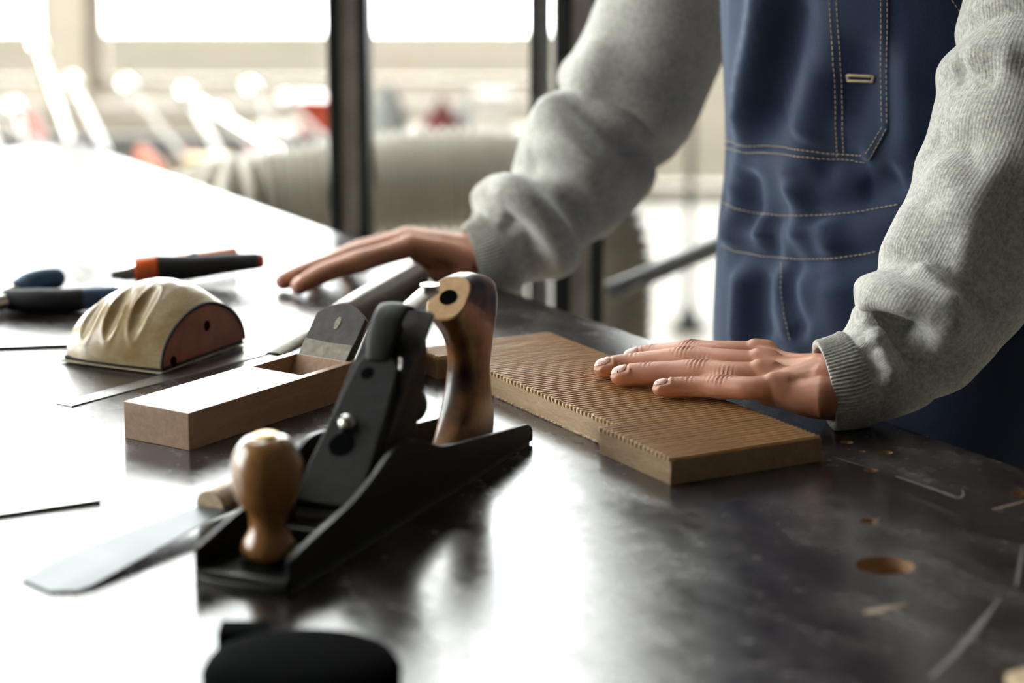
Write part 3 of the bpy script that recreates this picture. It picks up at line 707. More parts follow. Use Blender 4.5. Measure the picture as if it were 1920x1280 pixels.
# sides: drop the rim down to the bottom
rim = [i*ny for i in range(len(xs))]+[(len(xs)-1)*ny+j for j in range(1, ny)]+[i*ny+ny-1 for i in range(len(xs)-2, -1, -1)]+[j for j in range(ny-2, 0, -1)]
V += [(V[i][0], V[i][1], 0.0) for i in rim]
Fs = [(rim[k], rim[(k+1) % len(rim)], n0+(k+1) % len(rim), n0+k) for k in range(len(rim))]
Fs.append(tuple(range(n0, n0+len(rim))))
gb = obj('ridged_plank', V, F+Fs, [M['board'], M['boardside']], GB)
for pl in gb.data.polygons:
    if abs(pl.normal.z) < 0.25: pl.material_index = 1
# torn pale fibre tips at the ends of the ridges, and splinters below the sawn notch
V = []; F = []
nr = 72
for i in range(nr):
    x = 0.0008+(i+0.5)/nr*(BLn-0.0016); y1 = BW-NT if 0.0915 < x < 0.335 else BW
    s = RNG.uniform(0.5, 1.0)
    bx_ = box(x-0.0010, x+0.0007, y1-0.0016, y1+0.0004*s, BH-0.0022*s-0.0004, BH+0.0002)
    n = len(V); V += bx_[0]; F += [tuple(q+n for q in ff) for ff in bx_[1]]
o = obj('torn_fibres', V, F, M['fuzz'], GB); o['kind'] = 'stuff'
V = []; F = []
for i in range(90):
    x = RNG.uniform(0.10, 0.32); y = BW-NT; s = RNG.uniform(0.4, 1.3)
    n = len(V); V += [(x-0.0010, y, 0.0016), (x+0.0010, y, 0.0016), (x+RNG.uniform(-.0012, .0012), y+0.0014*s, 0.0003), (x, y-0.0006, 0.0006)]; F += [(n, n+1, n+2), (n, n+2, n+3), (n+1, n+3, n+2)]
o = obj('splinters', V, F, M['boardside'], GB); o['kind'] = 'stuff'

# ------------------------------------------------------------------ sanding block
sb0 = at(112, 684); sb1 = at(300, 703); sb2 = at(458, 646)
ax = sb2-sb1; SBL = np.linalg.norm(ax); ang_ = math.atan2(ax[1], ax[0]); SBW = 0.094
SB = thing('sanding_block', 'domed tan hand sanding block with finger grooves and red-brown end', 'sanding block', (sb1[0], sb1[1], TZ), ang_)
# local x along the curved width, local y the depth (0 = visible end plate)
nu, nv = 64, 72
def shell_pt(u, q, off=0.0):
    """u 0..1 along y, q 0..pi over the arch"""
    h = np.interp(u, [0, .1, .2, .3, .4, .5, .6, .7, .8, .9, 1.0], [.0415, .0480, .0530, .0560, .0575, .0570, .0548, .0515, .0470, .0415, .0350])
    bulge = 0.003*math.sin(math.pi*u)
    a = (SBL/2+bulge)*(1-0.09*(max(0, u-0.72)/0.28)**2)
    cx, sx = math.cos(q), math.sin(q)
    x = SBL/2-(a+off)*math.copysign(abs(cx)**1.12, cx); z = 0.004+(h+off)*abs(sx)**1.02
    g = 0.0
    for uc, qc, am in ((0.31, 0.84, 0.0034), (0.56, 0.80, 0.0060), (0.81, 0.78, 0.0046)):
        du = (u-uc-(q-qc)*0.05)/0.082; dq = (q-qc)/0.46; r2 = du*du+dq*dq
        g += am*max(0, 1-r2)**1.1
        g -= 0.0005*math.exp(-((math.sqrt(r2)-1.08)/0.16)**2)
    nx, nz = -math.copysign(abs(cx), cx), sx
    return (x-nx*g, u*SBW, z-nz*g)
V = []; F = []
for i in range(nu):
    for j in range(nv): V.append(shell_pt(i/(nu-1), math.pi*j/(nv-1)))
for i in range(nu-1):
    for j in range(nv-1): F.append((i*nv+j, i*nv+j+1, (i+1)*nv+j+1, (i+1)*nv+j))
F.append(tuple(j for j in range(nv))); F.append(tuple((nu-1)*nv+j for j in range(nv)))
F.append(tuple([i*nv for i in range(nu)]+[i*nv+nv-1 for i in range(nu-1, -1, -1)]))
obj('shell', V, F, M['shell'], SB, True, sharp=50)
for yy, nm in ((-0.0012, 'end_plate'), (SBW-0.001, 'end_plate')):
    out = [(shell_pt(0 if yy < 0.01 else 1, math.pi*j/40, -0.0032)[0], shell_pt(0 if yy < 0.01 else 1, math.pi*j/40, -0.0032)[2]) for j in range(41)]
    ep = obj(nm, *prism(out, yy, yy+0.0022), M['endplate'], SB, bevel=0.0003)
    out2 = [shell_pt(0 if yy < 0.01 else 1, math.pi*j/40, -0.0012) for j in range(41)]
    v, f, _ = loft([(p[0], yy+0.0002, p[2]) for p in out2], np.full(41, 0.0013), 10, (0, 1, 0)); obj('gasket', v, f, M['black'], SB, True, sharp=50)
    for px_, pz_, rr in ((SBL*0.54, 0.0255, 0.0042), (SBL*0.14, 0.0065, 0.0040)):
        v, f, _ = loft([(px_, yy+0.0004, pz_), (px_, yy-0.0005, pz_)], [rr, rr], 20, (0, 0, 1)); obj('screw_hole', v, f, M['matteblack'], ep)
obj('base_pad', *box(0.002, SBL-0.002, -0.001, SBW, 0.0008, 0.0045), M['black'], SB, bevel=0.001)
obj('abrasive_sheet', *box(-0.0015, SBL+0.0015, -0.0014, SBW+0.001, 0, 0.0010), M['paperedge'], SB, bevel=0.0003)

# ------------------------------------------------------------------ rules, plate and saw
def flat(name, pts, h, mat, label, cat, z=0.0, bev=0.0002):
    P = [np.array(p) for p in pts]; c = sum(P)/len(P); loc = (c[0], c[1], TZ+z)
    V, F = prism([(p[0], p[1]) for p in P], TZ+z, TZ+z+h, 'z')
    o = obj(name, V, F, mat, loc=loc, bevel=bev); return tag(o, label, cat)
A = at(103, 757); B = at(135, 763); Dr = at(500, 665)-B; Dr /= np.linalg.norm(Dr); Nn = np.array([-Dr[1], Dr[0], 0])
SR = thing('steel_rule', 'narrow steel rule tucked under the sanding block', 'ruler', (B[0], B[1], TZ), math.atan2(Dr[1], Dr[0]))
obj('blade', *box(0, 0.335, 0, 0.0165, 0, 0.0010), M['rule'], SR, bevel=0.0002)
V = []; F = []
for i in range(160):
    x = 0.005+i*0.002; L_ = 0.006 if i % 5 == 0 else 0.0035
    n = len(V); b_ = box(x, x+0.0003, 0.0163-L_, 0.0163, 0.001, 0.00106); V += b_[0]; F += [tuple(q+n for q in ff) for ff in b_[1]]
o = obj('graduations', V, F, M['black'], SR); o['kind'] = 'stuff'
SB.location.z += 0.0012
A = at(112, 651); B = at(-160, 661); dN = np.array([A[1]-B[1], B[0]-A[0], 0]); dN /= np.linalg.norm(dN); dN = dN if dN[1] > 0 else -dN
Bx = B+(A-B)*1.25
flat('straightedge', [B, Bx, Bx+dN*0.032, B+dN*0.032], 0.0022, M['rule'], 'wide steel straightedge lying behind the sanding block', 'straightedge')
P0 = at(188, 943); P1 = at(-160, 993); P2 = at(0, 790); e2 = (P2-P0)
flat('metal_sheet', [P0, P1, P1+e2*1.1, P0+e2*1.1], 0.0022, M['rule'], 'thin bright metal sheet with a dark edge at the left border', 'sheet')

SWa = at(70, 1088, 0.003); SWb = at(420, 962, 0.003); sd = SWb-SWa; SL = np.linalg.norm(sd); 
SW = thing('pull_saw', 'thin bright pull saw with rattan-wrapped handle behind the plane knob', 'saw', (SWa[0], SWa[1], TZ), math.atan2(sd[1], sd[0]))
nt_ = 84; toothed = []
for i in range(nt_):
    x = 0.012+i*(SL-0.022)/nt_; y = -0.0305+0.0185*(i/nt_)
    toothed += [(x, y+0.0016), (x+0.0011, y)]
outl = [(-0.006, -0.016), (0.004, -0.0285)]+toothed+[(SL-0.004, -0.0075), (SL+0.03, -0.005), (SL+0.03, 0.006), (SL-0.005, 0.009), (0.10, 0.015), (0.03, 0.0185), (0.0, 0.013)]
sv, sf = prism(outl, 0.0006, 0.0014, 'z'); sv = [(a, b_, c_+max(0, a)/SL*0.0085) for a, b_, c_ in sv]
obj('saw_blade', sv, sf, M['sawsteel'], SW)
hp = catmull([(SL-0.010, 0.003, 0.0105), (SL+0.06, 0.006, 0.0115), (SL+0.10, 0.008, 0.0125), (SL+0.15, 0.011, 0.0130)], 120)
Lh = np.arange(120)*0.16/120
hd, f, _ = loft(hp, np.stack([(0.0085+0.0030*np.linspace(0, 1, 120))+0.0005*np.sin(2*math.pi*Lh/0.0042), 0.0105+0.003*np.linspace(0, 1, 120)+0.0005*np.sin(2*math.pi*Lh/0.0042)], 1), 24)
obj('handle', hd, f, M['rattan'], SW, True, sharp=60)

# ------------------------------------------------------------------ chisel
c1 = at(514, 664, 0.003); c2 = at(600, 622, 0.008); c3 = at(640, 598, 0.0132); c4 = at(772, 524, 0.0160)
CH = thing('chisel', 'chisel with thick round dark handle pointing at the far hand', 'chisel', (c2[0], c2[1], TZ))
P = catmull([c3, c3*0.6+c4*0.4, c4], 24); R = 0.0130+0.0030*np.sin(np.linspace(0.2, 2.2, 24)); R[0] = 0.0115
v, f = round_tube(P, R, 28, 6); obj('handle', v, f, M['chisel'], CH, True, True)
v, f, _ = loft([c2, c2*0.5+c3*0.5, c3], [0.0065, 0.0098, 0.0108], 22); obj('ferrule', v, f, M['iron_pale'], CH, True, True, sharp=40)
v, f, _ = loft([c1, c1*0.7+c2*0.3, c2], [(0.0016, 0.0085), (0.003, 0.0085), (0.0062, 0.0062)], 18); obj('blade', v, f, M['iron_pale'], CH, True, True, sharp=40)

# ------------------------------------------------------------------ pliers
J = at(-38, 570, 0.008)
PLr = thing('pliers', 'pliers with blue and black grips at the left border', 'pliers', (J[0], J[1], TZ))
def grip2(pts, rad, mats, split):
    P = catmull(pts, 40); R = np.interp(np.linspace(0, 1, 40), np.linspace(0, 1, len(rad)), rad); k = int(40*split)
    if split > 0:
        v, f = round_tube(P[:k+1], np.stack([R[:k+1]*1.05, R[:k+1]*0.85], 1), 20, 4); obj('grip', v, f, mats[0], PLr, True, True)
    v, f = round_tube(P[max(k-1, 0):], np.stack([R[max(k-1, 0):]*1.03, R[max(k-1, 0):]*0.84], 1), 20, 5); obj('grip' if split == 0 else 'grip_end', v, f, mats[1], PLr, True, True)
grip2([at(14, 562, 0.010), at(70, 563, 0.0105), at(140, 562, 0.0105), at(215, 556, 0.0105)], [0.009, 0.0102, 0.0100, 0.0088], [M['grip'], M['blue']], 0.70)
grip2([at(24, 543, 0.010), at(50, 531, 0.0105), at(80, 525, 0.0105), at(105, 522, 0.0105)], [0.007, 0.0095, 0.0105, 0.0095], [M['blue'], M['blue']], 0)
v, f, _ = loft([J, at(-5, 567, 0.009), at(22, 562, 0.010)], [(0.007, 0.014), (0.0075, 0.009), (0.007, 0.006)], 16); obj('tang', v, f, M['steel'], PLr, True, True, sharp=50)
v, f, _ = loft([J, at(-5, 556, 0.009), at(30, 541, 0.010)], [(0.007, 0.014), (0.0075, 0.009), (0.006, 0.005)], 16); obj('tang', v, f, M['steel'], PLr, True, True, sharp=50)
v, f, _ = loft([at(-130, 590, 0.007), at(-80, 580, 0.008), J], [(0.004, 0.004), (0.007, 0.010), (0.008, 0.015)], 16); obj('jaws', v, f, M['steel'], PLr, True, True, sharp=50)

# ------------------------------------------------------------------ snips (orange and black grips)
s0 = at(236, 512, 0.014); s1 = at(292, 505, 0.016); s2 = at(485, 489, 0.020)
SN = thing('snips', 'tool with black grip, orange collar and red end beyond the sanding block', 'snips', (s1[0], s1[1], TZ))
P = catmull([s1, s1*0.66+s2*0.34+np.array([0, 0, -.001]), s1*0.33+s2*0.67, s2], 30)
v, f, _ = loft(P, np.stack([np.linspace(0.0135, 0.0075, 30), np.linspace(0.011, 0.008, 30)], 1), 20); obj('grip', v, f, M['grip'], SN, True, True, sharp=50)
dv = (s2-s1)/np.linalg.norm(s2-s1)
v, f, _ = loft([s2-dv*0.0005, s2+dv*0.003, s2+dv*0.005], [(0.0072, 0.0078), (0.0070, 0.0074), (0.005, 0.006)], 20); obj('end_cap', v, f, M['red'], SN, True, True, sharp=50)
v, f, _ = loft([s1-dv*0.0195, s1-dv*0.017, s1+dv*0.001], [(0.011, 0.010), (0.0132, 0.0115), (0.0142, 0.0122)], 20); obj('collar', v, f, M['orange'], SN, True, True, sharp=50)
v, f, _ = loft([s0-dv*0.014, s0, s1-dv*0.019], [(0.004, 0.006), (0.0075, 0.008), (0.009, 0.009)], 8); obj('nose', v, f, M['steel'], SN, False, True)
g0 = at(262, 497, 0.012); g1 = at(340, 490, 0.014); g2 = at(440, 478, 0.014)
v, f, _ = loft(catmull([g0, g1, g2], 20), np.stack([np.linspace(0.006, 0.008, 20), np.linspace(0.007, 0.008, 20)], 1), 16); obj('second_grip', v, f, M['orange'], SN, True, True, sharp=50)
v, f = round_tube([at(345, 489, 0.020), at(356, 484, 0.024), at(364, 480, 0.026)], [0.004, 0.0045, 0.004], 14); obj('catch', v, f, M['iron_dark'], SN, True, True)

# ------------------------------------------------------------------ black round case at the bottom edge, offcut at the corner
p = at(566, 1282, 0.0)
BCs = thing('round_case', 'matte black round case cut off by the bottom edge', 'case', (p[0], p[1], TZ))
V, F = lathe([(0.049, 0.0), (0.051, 0.002), (0.051, 0.008), (0.048, 0.013), (0.038, 0.0165), (0.020, 0.0185), (0.004, 0.019)], 56)
obj('lid', V, F, M['matteblack'], BCs, True, sharp=60)
q = at(446, 1222, 0.0)-p
obj('hinge_block', *box(q[0]-0.0105, q[0]+0.016, q[1]-0.004, q[1]+0.016, 0.0, 0.0125), M['matteblack'], BCs, bevel=0.0008)
A = at(1886, 1282, 0.004); B = at(2060, 1255, 0.004)
flat('wood_offcut', [at(1885, 1283), at(1990, 1250), at(2090, 1290), at(1960, 1330)], 0.006, M['fuzz'], 'pale wood offcut poking into the bottom right corner', 'offcut')

# ------------------------------------------------------------------ the worker
UL = np.array([0.505, -0.863, 0.0]); NB = np.array([0.863, 0.505, 0.0])      # his left, and straight back
PC = np.array([0.317, 2.005, 0.0])
def tor(z):                                  # torso axis: leans forward a little with height
    return PC-NB*(0.10*max(0, z-1.05)/0.35*0.25)+np.array([0, 0, z])
SHL = np.array([0.425, 1.872, 1.375]); SHR = np.array([0.205, 2.215, 1.36])
ELB_L = np.array([0.372, 1.775, 1.125]); ELB_R = np.array([0.125, 2.335, 1.060])
def yl(py): return 1.676+(722-py)/822*0.165
def pl(px, py): return atY(px, py, yl(py))
ptsL = [pl(1544, 722), pl(1598, 710), pl(1648, 685), pl(1703, 638), pl(1768, 562), pl(1826, 470), pl(1880, 370), pl(1925, 250), pl(1958, 120), pl(1985, -10), SHL+np.array([0, 0, -0.10]), SHL+np.array([-0.005, 0.01, 0.0]), tor(1.345)+UL*0.10, tor(1.33)+UL*0.03]
ptsR = [atY(886, 487, 2.208), atY(928, 474, 2.212), atY(975, 438, 2.222), atY(1040, 375, 2.245), atY(1100, 305, 2.270), atY(1160, 225, 2.290), atY(1212, 120, 2.290), atY(1250, 10, 2.275), atY(1282, -110, 2.25), SHR+np.array([-0.01, 0, -0.06]), SHR+np.array([0.01, -0.01, 0.0]), tor(1.345)-UL*0.10, tor(1.33)-UL*0.03]
ARML = ptsL[9:1:-1]; ARMR = ptsR[8:0:-1]
# ---- hands
def finger(J, R, flat=0.92, n=18):
    P = catmull(J, 34); q = np.linspace(0, 1, 34); Rr = np.interp(q, np.linspace(0, 1, len(R)), R)
    return round_tube(P, np.stack([Rr*flat, Rr], 1), n, 6)
def hand(F, mets, extra, voxel=0.0013, creases=(), it=3):
    parts = [finger(j, r) for j, r in F]+[finger(j, r, fl) for j, r, fl in mets]+[finger(j, r, fl) for j, r, fl in extra]
    co, fc = remesh(*join(*parts), voxel, it)
    n = vnormals(co, fc)
    for p, d, amp, rad in creases:           # knuckle wrinkles across the finger
        d = d/np.linalg.norm(d); r = co-p; ax_ = r@d; rr = np.linalg.norm(r, axis=1)
        wgt = np.exp(-(rr/rad)**2)*np.clip(n[:, 2]*1.4, 0, 1)
        co = co-n*(amp*wgt*(0.35+np.cos(2*math.pi*ax_/0.0034)))[:, None]
    return co, fc
def nail_patch(bv, tip, d, w_=0.0052, l_=0.0115):
    """curved nail plate laid on the finger"""
    d = d/np.linalg.norm(d); up = np.array([0, 0, 1.0]); up -= d*(up@d); up /= np.linalg.norm(up); s = np.cross(d, up)
    V = []; F = []; na, nb = 9, 9
    for i in range(na):
        for j in range(nb):
            a = i/(na-1); b = 2*j/(nb-1)-1
            wl = w_*(1-0.35*max(0, a-0.75)/0.25*1.0) * (1-0.25*max(0, 0.2-a)/0.2)
            al = l_*(a-0.5) - 0.0016*b*b*(1 if a > 0.5 else -0.6)
            o_ = tip+d*al+s*b*wl+up*0.03
            h = bv.ray_cast(Vector(o_), Vector(-up), 0.06)
            p = np.array(h[0]) if h[0] is not None else tip+d*al+s*b*wl
            edge = max(abs(b), abs(2*a-1)); p = p+up*(0.0003 if edge < 0.95 else -0.0004)
            V.append(p)
    for i in range(na-1):
        for j in range(nb-1): F.append((i*nb+j, i*nb+j+1, (i+1)*nb+j+1, (i+1)*nb+j))
    return V, F
# left hand (near one), palm down on the grooved board
LH = {
 'pinky': [at(1456, 726, .0325), at(1405, 727, .0315), at(1352, 725, .0290), at(1292, 725, .0268), at(1240, 727, .0258)],
 'ring': [at(1430, 704, .0355), at(1372, 701, .0355), at(1312, 697, .0335), at(1214, 700, .0285), at(1163, 704, .0262)],
 'middle': [at(1428, 684, .0380), at(1360, 678, .0385), at(1286, 674, .0365), at(1188, 683, .0290), at(1132, 690, .0262)],
 'index': [at(1422, 666, .0390), at(1360, 662, .0395), at(1296, 661, .0365), at(1225, 666, .0290), at(1185, 671, .0265)]}
LR = {k: [r*1.13 for r in v] for k, v in {'pinky': [.0086, .0082, .0078, .0078, .0085, .0074, .0074, .0071, .0062], 'ring': [.0096, .0092, .0087, .0087, .0095, .0083, .0083, .0080, .0069], 'middle': [.0100, .0096, .0091, .0091, .0099, .0086, .0086, .0083, .0071], 'index': [.0099, .0095, .0090, .0089, .0096, .0084, .0083, .0080, .0069]}.items()}
def fradii(r, J): return np.interp(np.linspace(0, 1, 33), np.linspace(0, 1, len(r)), r)
WL = at(1550, 721, .0320)
wl_axis = np.array([0.62, 0.25, 0.30])
def offw(a, b, c=0): return WL+np.array([a, b, c])
Fl = [(np.array(J), fradii(LR[k], J)) for k, J in LH.items()]
wsp = {'pinky': (-0.006, -0.018, -0.004), 'ring': (-0.004, -0.006, 0.003), 'middle': (-0.004, 0.006, 0.006), 'index': (-0.006, 0.016, 0.004)}
mets = []
for k in LH:
    m0 = LH[k][0]; m1 = offw(*wsp[k])
    mid = (m0+m1)/2+np.array([0, 0, -0.001])
    mets.append(([m0+np.array([0, 0, 0.0003]), mid+np.array([0, 0, -0.0015]), m1], [LR[k][0]*1.06, .0112, .0135, .0165], 0.95))
mi = LH['pinky'][0]
ext = [([mi+np.array([0.002, 0.006, -0.006]), (mi+WL)/2+np.array([0.004, -0.006, -0.008]), offw(0.004, -0.008, -0.008)], [.0095, .0145, .0180], 0.9),      # heel of the hand
       ([(LH['ring'][0]+LH['pinky'][0])/2+np.array([0, 0.004, -0.006]), (LH['ring'][0]+WL)/2+np.array([0, 0.004, -0.006]), offw(-0.002, 0, -0.004)], [.011, .016, .019], 0.9),
       ([LH['index'][0]+np.array([0.005, 0.0, -0.007]), (LH['index'][0]+WL)/2+np.array([0, 0.010, -0.006]), offw(-0.004, 0.012, -0.004)], [.011, .015, .018], 0.9),
       ([offw(-0.010, 0.020, -0.006), offw(-0.045, 0.046, -0.006), offw(-0.075, 0.062, -0.004), offw(-0.104, 0.070, -0.006)], [.016, .0135, .0108, .0100, .0085], 0.95),  # thumb
       ([offw(-0.040, 0.0, -0.004), offw(-0.016, 0.0, -0.002), offw(0.006, 0.001, 0.001), ptsL[1], ptsL[2]], [.0120, .0190, .0240, .0235, .0220], 0.98)]
for k, J in LH.items():                      # knuckles
    d = (J[0]-J[1])/np.linalg.norm(J[0]-J[1]); ext.append(([J[0]-d*0.002+np.array([0, 0, .0035]), J[0]+d*0.006+np.array([0, 0, .0030])], [LR[k][0]*0.86]*2, 0.95))
cre = []
for k, J in LH.items():
    cre += [(J[2]+np.array([0, 0, .009]), J[3]-J[1], .00075, .0085), (J[3]+np.array([0, 0, .008]), J[4]-J[2], .00055, .0055)]
coL, fcL = hand(Fl, mets, ext, 0.00125, cre, 5)
bvL = BVHTree.FromPolygons([Vector(v) for v in coL], fcL)
nails = []
for k, J in LH.items():
    d = J[4]-J[3]; d = d/np.linalg.norm(d)
    nails.append(nail_patch(bvL, J[4]+d*0.0006, d, 0.0060 if k != 'pinky' else 0.0050, 0.0125 if k != 'pinky' else 0.0105))
nl = vnormals(coL, fcL)                      # nail beds
for k, J in LH.items():
    d = J[4]-J[3]; d = d/np.linalg.norm(d); upv = np.array([0, 0, 1.0]); upv -= d*(upv@d); upv /= np.linalg.norm(upv); sv_ = np.cross(d, upv)
    r_ = coL-(J[4]+d*0.0006); wl_, ll_ = (0.0060, 0.0125) if k != 'pinky' else (0.0050, 0.0105)
    ins = np.clip(1.25-np.maximum(np.abs(r_@sv_)/(wl_*0.98), np.abs(r_@d)/(ll_*0.5)), 0, 0.25)/0.25*((r_@upv) > 0.001)
    rim = np.exp(-((np.maximum(np.abs(r_@sv_)/wl_, np.abs(r_@d+0.001)/(ll_*0.5))-1.28)/0.16)**2)*((r_@upv) > 0.0)*(r_@d < 0.004)*(np.linalg.norm(r_, axis=1) < 0.012)
    coL = coL+nl*(-0.0008*ins+0.0005*rim)[:, None]
# right hand (far one), arched on the bench
RHJ = {
 'index': [atY(768, 462, 2.185), atY(730, 474, 2.175), atY(672, 491, 2.160), atY(610, 511, 2.148), at(561, 537, .0088)],
 'middle': [atY(760, 452, 2.207), atY(720, 462, 2.198), atY(655, 482, 2.185), atY(590, 505, 2.172), at(532, 527, .0088)],
 'ring': [atY(764, 448, 2.228), atY(725, 456, 2.222), atY(675, 470, 2.212), atY(625, 490, 2.200), at(590, 512, .0085)],
 'pinky': [atY(775, 450, 2.248), atY(745, 458, 2.244), atY(708, 468, 2.236), atY(675, 480, 2.228), at(650, 497, .0078)]}
RR_ = {k: [r*1.08 for r in v] for k, v in LR.items()}
WR = atY(884, 481, 2.205)
def offr(a, b, c=0): return WR+np.array([a, b, c])
Fr = [(np.array(J), fradii(RR_[k], J)) for k, J in RHJ.items()]
wspr = {'index': (0.0, -0.016, 0.000), 'middle': (0, -0.004, 0.006), 'ring': (0, 0.008, 0.005), 'pinky': (0, 0.018, -0.002)}
metr = []
for k in RHJ:
    m0 = RHJ[k][0]; m1 = offr(*wspr[k]); mid = (m0+m1)/2+np.array([0, 0, 0.002])
    metr.append(([m0+np.array([0, 0, 0.001]), mid, m1], [.0118, .0115, .0125, .0150], 0.95))
extr = [([RHJ['index'][0]+np.array([0.01, 0.004, -0.008]), (RHJ['index'][0]+WR)/2+np.array([0, 0.004, -0.010]), offr(0, -0.004, -0.010)], [.012, .0155, .0165], 0.9),
        ([RHJ['pinky'][0]+np.array([0.01, 0, -0.006]), (RHJ['pinky'][0]+WR)/2+np.array([0, 0, -0.014]), offr(0, 0.010, -0.012)], [.012, .016, .016], 0.9),
        ([offr(-0.002, -0.012, -0.002), at(872, 503, .016), at(846, 507, .0125), at(818, 512, .0112)], [.0150, .0140, .0112, .0110, .0092], 0.95),   # thumb
        ([offr(-0.012, 0, 0), offr(0.010, 0.002, 0.003), ptsR[1], ptsR[2]], [.0200, .0205, .0215, .0220], 0.95)]
crr = [(J[2]+np.array([0, -.003, .009]), J[3]-J[1], .0004, .0085) for J in RHJ.values()]
coR, fcR = hand(Fr, metr, extr, 0.0015, crr, 6)
bvR = BVHTree.FromPolygons([Vector(v) for v in coR], fcR)
for k, J in RHJ.items():
    d = J[4]-J[3]; d = d/np.linalg.norm(d); nails.append(nail_patch(bvR, J[4]+d*0.0005, d))
# ---- rest of the body (under the clothes), one surface
neck = tor(1.42)-NB*0.03
head_c = neck+np.array([0, 0, 0.175])-NB*0.07
B_ = []
zz = np.array([0.86, 0.95, 1.03, 1.12, 1.22, 1.32, 1.39, 1.43])
wa = np.array([.150, .158, .142, .140, .150, .160, .130, .070]); wb = np.array([.100, .100, .088, .090, .098, .095, .075, .055])
V = []; F = []
for z, a, b in zip(zz, wa, wb):
    c = tor(z)
    for k in range(28):
        th = 2*math.pi*k/28; V.append(c+UL*a*math.cos(th)+NB*b*math.sin(th))
for i in range(len(zz)-1):
    for k in range(28): F.append((i*28+k, i*28+(k+1) % 28, (i+1)*28+(k+1) % 28, (i+1)*28+k))
F += [tuple(range(28)), tuple((len(zz)-1)*28+k for k in range(28))]
B_.append((V, F))
B_.append(loft(catmull([tor(1.34), neck-np.array([0, 0, .02]), neck+np.array([0, 0, .05]), head_c-np.array([0, 0, .03])+NB*0.025, head_c+NB*0.02], 20), np.interp(np.linspace(0, 1, 20), [0, .3, .6, 1], [.070, .060, .056, .052]), 24, UL)[:2])
for s, sh, el, wr in ((1, SHL, ELB_L, offw(0.075, 0.02, 0.066)), (-1, SHR, ELB_R, offr(0.075, 0.044, 0.056))):
    B_.append(round_tube(catmull([tor(1.36)+UL*s*0.10, sh]+(ARML if s > 0 else ARMR), 60), np.interp(np.linspace(0, 1, 60), [0, .12, .22, .75, 1], [.046, .040, .030, .025, .022]), 18))
    hip = tor(0.90)+UL*s*0.085; kn = PC+UL*s*0.10+np.array([0, 0, .49])-NB*0.015; an = PC+UL*s*0.11+np.array([0, 0, .09])+NB*0.03
    B_.append(round_tube(catmull([hip, kn*0.5+hip*0.5, kn, kn*0.45+an*0.55, an], 30), np.interp(np.linspace(0, 1, 30), np.linspace(0, 1, 5), [.088, .076, .056, .053, .036]), 18))
    B_.append(round_tube([an+np.array([0, 0, -.035])+NB*0.02, an-NB*0.08+np.array([0, 0, -.045]), an-NB*0.15+np.array([0, 0, -.058])], [.035, .036, .026], 16))
# head: skull, jaw, nose, brow, ears
FW = -NB
def ell(c, rx, ry, rz, n=20, m=14):
    V = []; F = []
    for i in range(m):
        ph = math.pi*(i+0.5)/m
        for k in range(n):
            th = 2*math.pi*k/n; V.append(c+UL*rx*math.sin(ph)*math.cos(th)+FW*ry*math.sin(ph)*math.sin(th)+np.array([0, 0, rz*math.cos(ph)]))
    for i in range(m-1):
        for k in range(n): F.append((i*n+k, i*n+(k+1) % n, (i+1)*n+(k+1) % n, (i+1)*n+k))
    F += [tuple(range(n)), tuple((m-1)*n+k for k in range(n))]
    return V, F
up_ = np.array([0, 0, 1.0])
B_ += [ell(head_c+up_*0.03, .075, .095, .088), ell(head_c-up_*0.035+FW*0.02, .060, .072, .080), ell(head_c-up_*0.095+FW*0.055, .028, .026, .022),
       ell(head_c+up_*0.022+FW*0.082, .048, .016, .011),
       round_tube([head_c+up_*0.012+FW*0.092, head_c-up_*0.012+FW*0.104, head_c-up_*0.028+FW*0.112], [.008, .010, .013], 12),
       ell(head_c-up_*0.058+FW*0.088, .024, .010, .007), ell(head_c-up_*0.068+FW*0.086, .021, .010, .006)]
for s in (1, -1):
    B_ += [ell(head_c+UL*s*0.078-FW*0.005-up_*0.008, .009, .018, .031), ell(head_c+UL*s*0.038-up_*0.02+FW*0.072, .022, .020, .022)]
coB, fcB = remesh(*join(*B_), 0.0065, 3)
eyes = [ell(head_c+UL*s*0.032+up_*0.004+FW*0.077, .0125, .0105, .011, 14, 10) for s in (1, -1)]
VB, FB = join((coB, fcB), (coL, fcL), (coR, fcR))
M['eye'] = plain('eyeball', (0.6, 0.58, 0.55), 0.2, 0, 0.05)
PL_ = tuple(PC)
person = obj('person', VB, FB, M['skin'], smooth=True, loc=PL_)
MAT4[person.name] = Matrix.Translation(Vector([float(v) for v in PC]))
tag(person, 'worker in grey sweater and navy overalls leaning both hands on the bench', 'person')
def pobj(name, V, F, mat, parent=None, smooth=True, uv=None, sharp=None):
    o = obj(name, np.asarray(V)-PC, F, mat, parent or person, smooth, uv=uv, sharp=sharp); return o
for nv_, nf_ in nails: pobj('fingernail', nv_, nf_, M['nail'])
M['iris'] = plain('dark_iris', (0.03, 0.018, 0.01), 0.2, 0, 0.1)
for (ev_, ef_), s_ in zip(eyes, (1, -1)):
    eo = pobj('eye', ev_, ef_, M['eye'])
    iv_, if_ = ell(head_c+UL*s_*0.032+up_*0.003+FW*0.0858, .0058, .0030, .0058, 14, 8); pobj('iris', iv_, if_, M['iris'], eo)

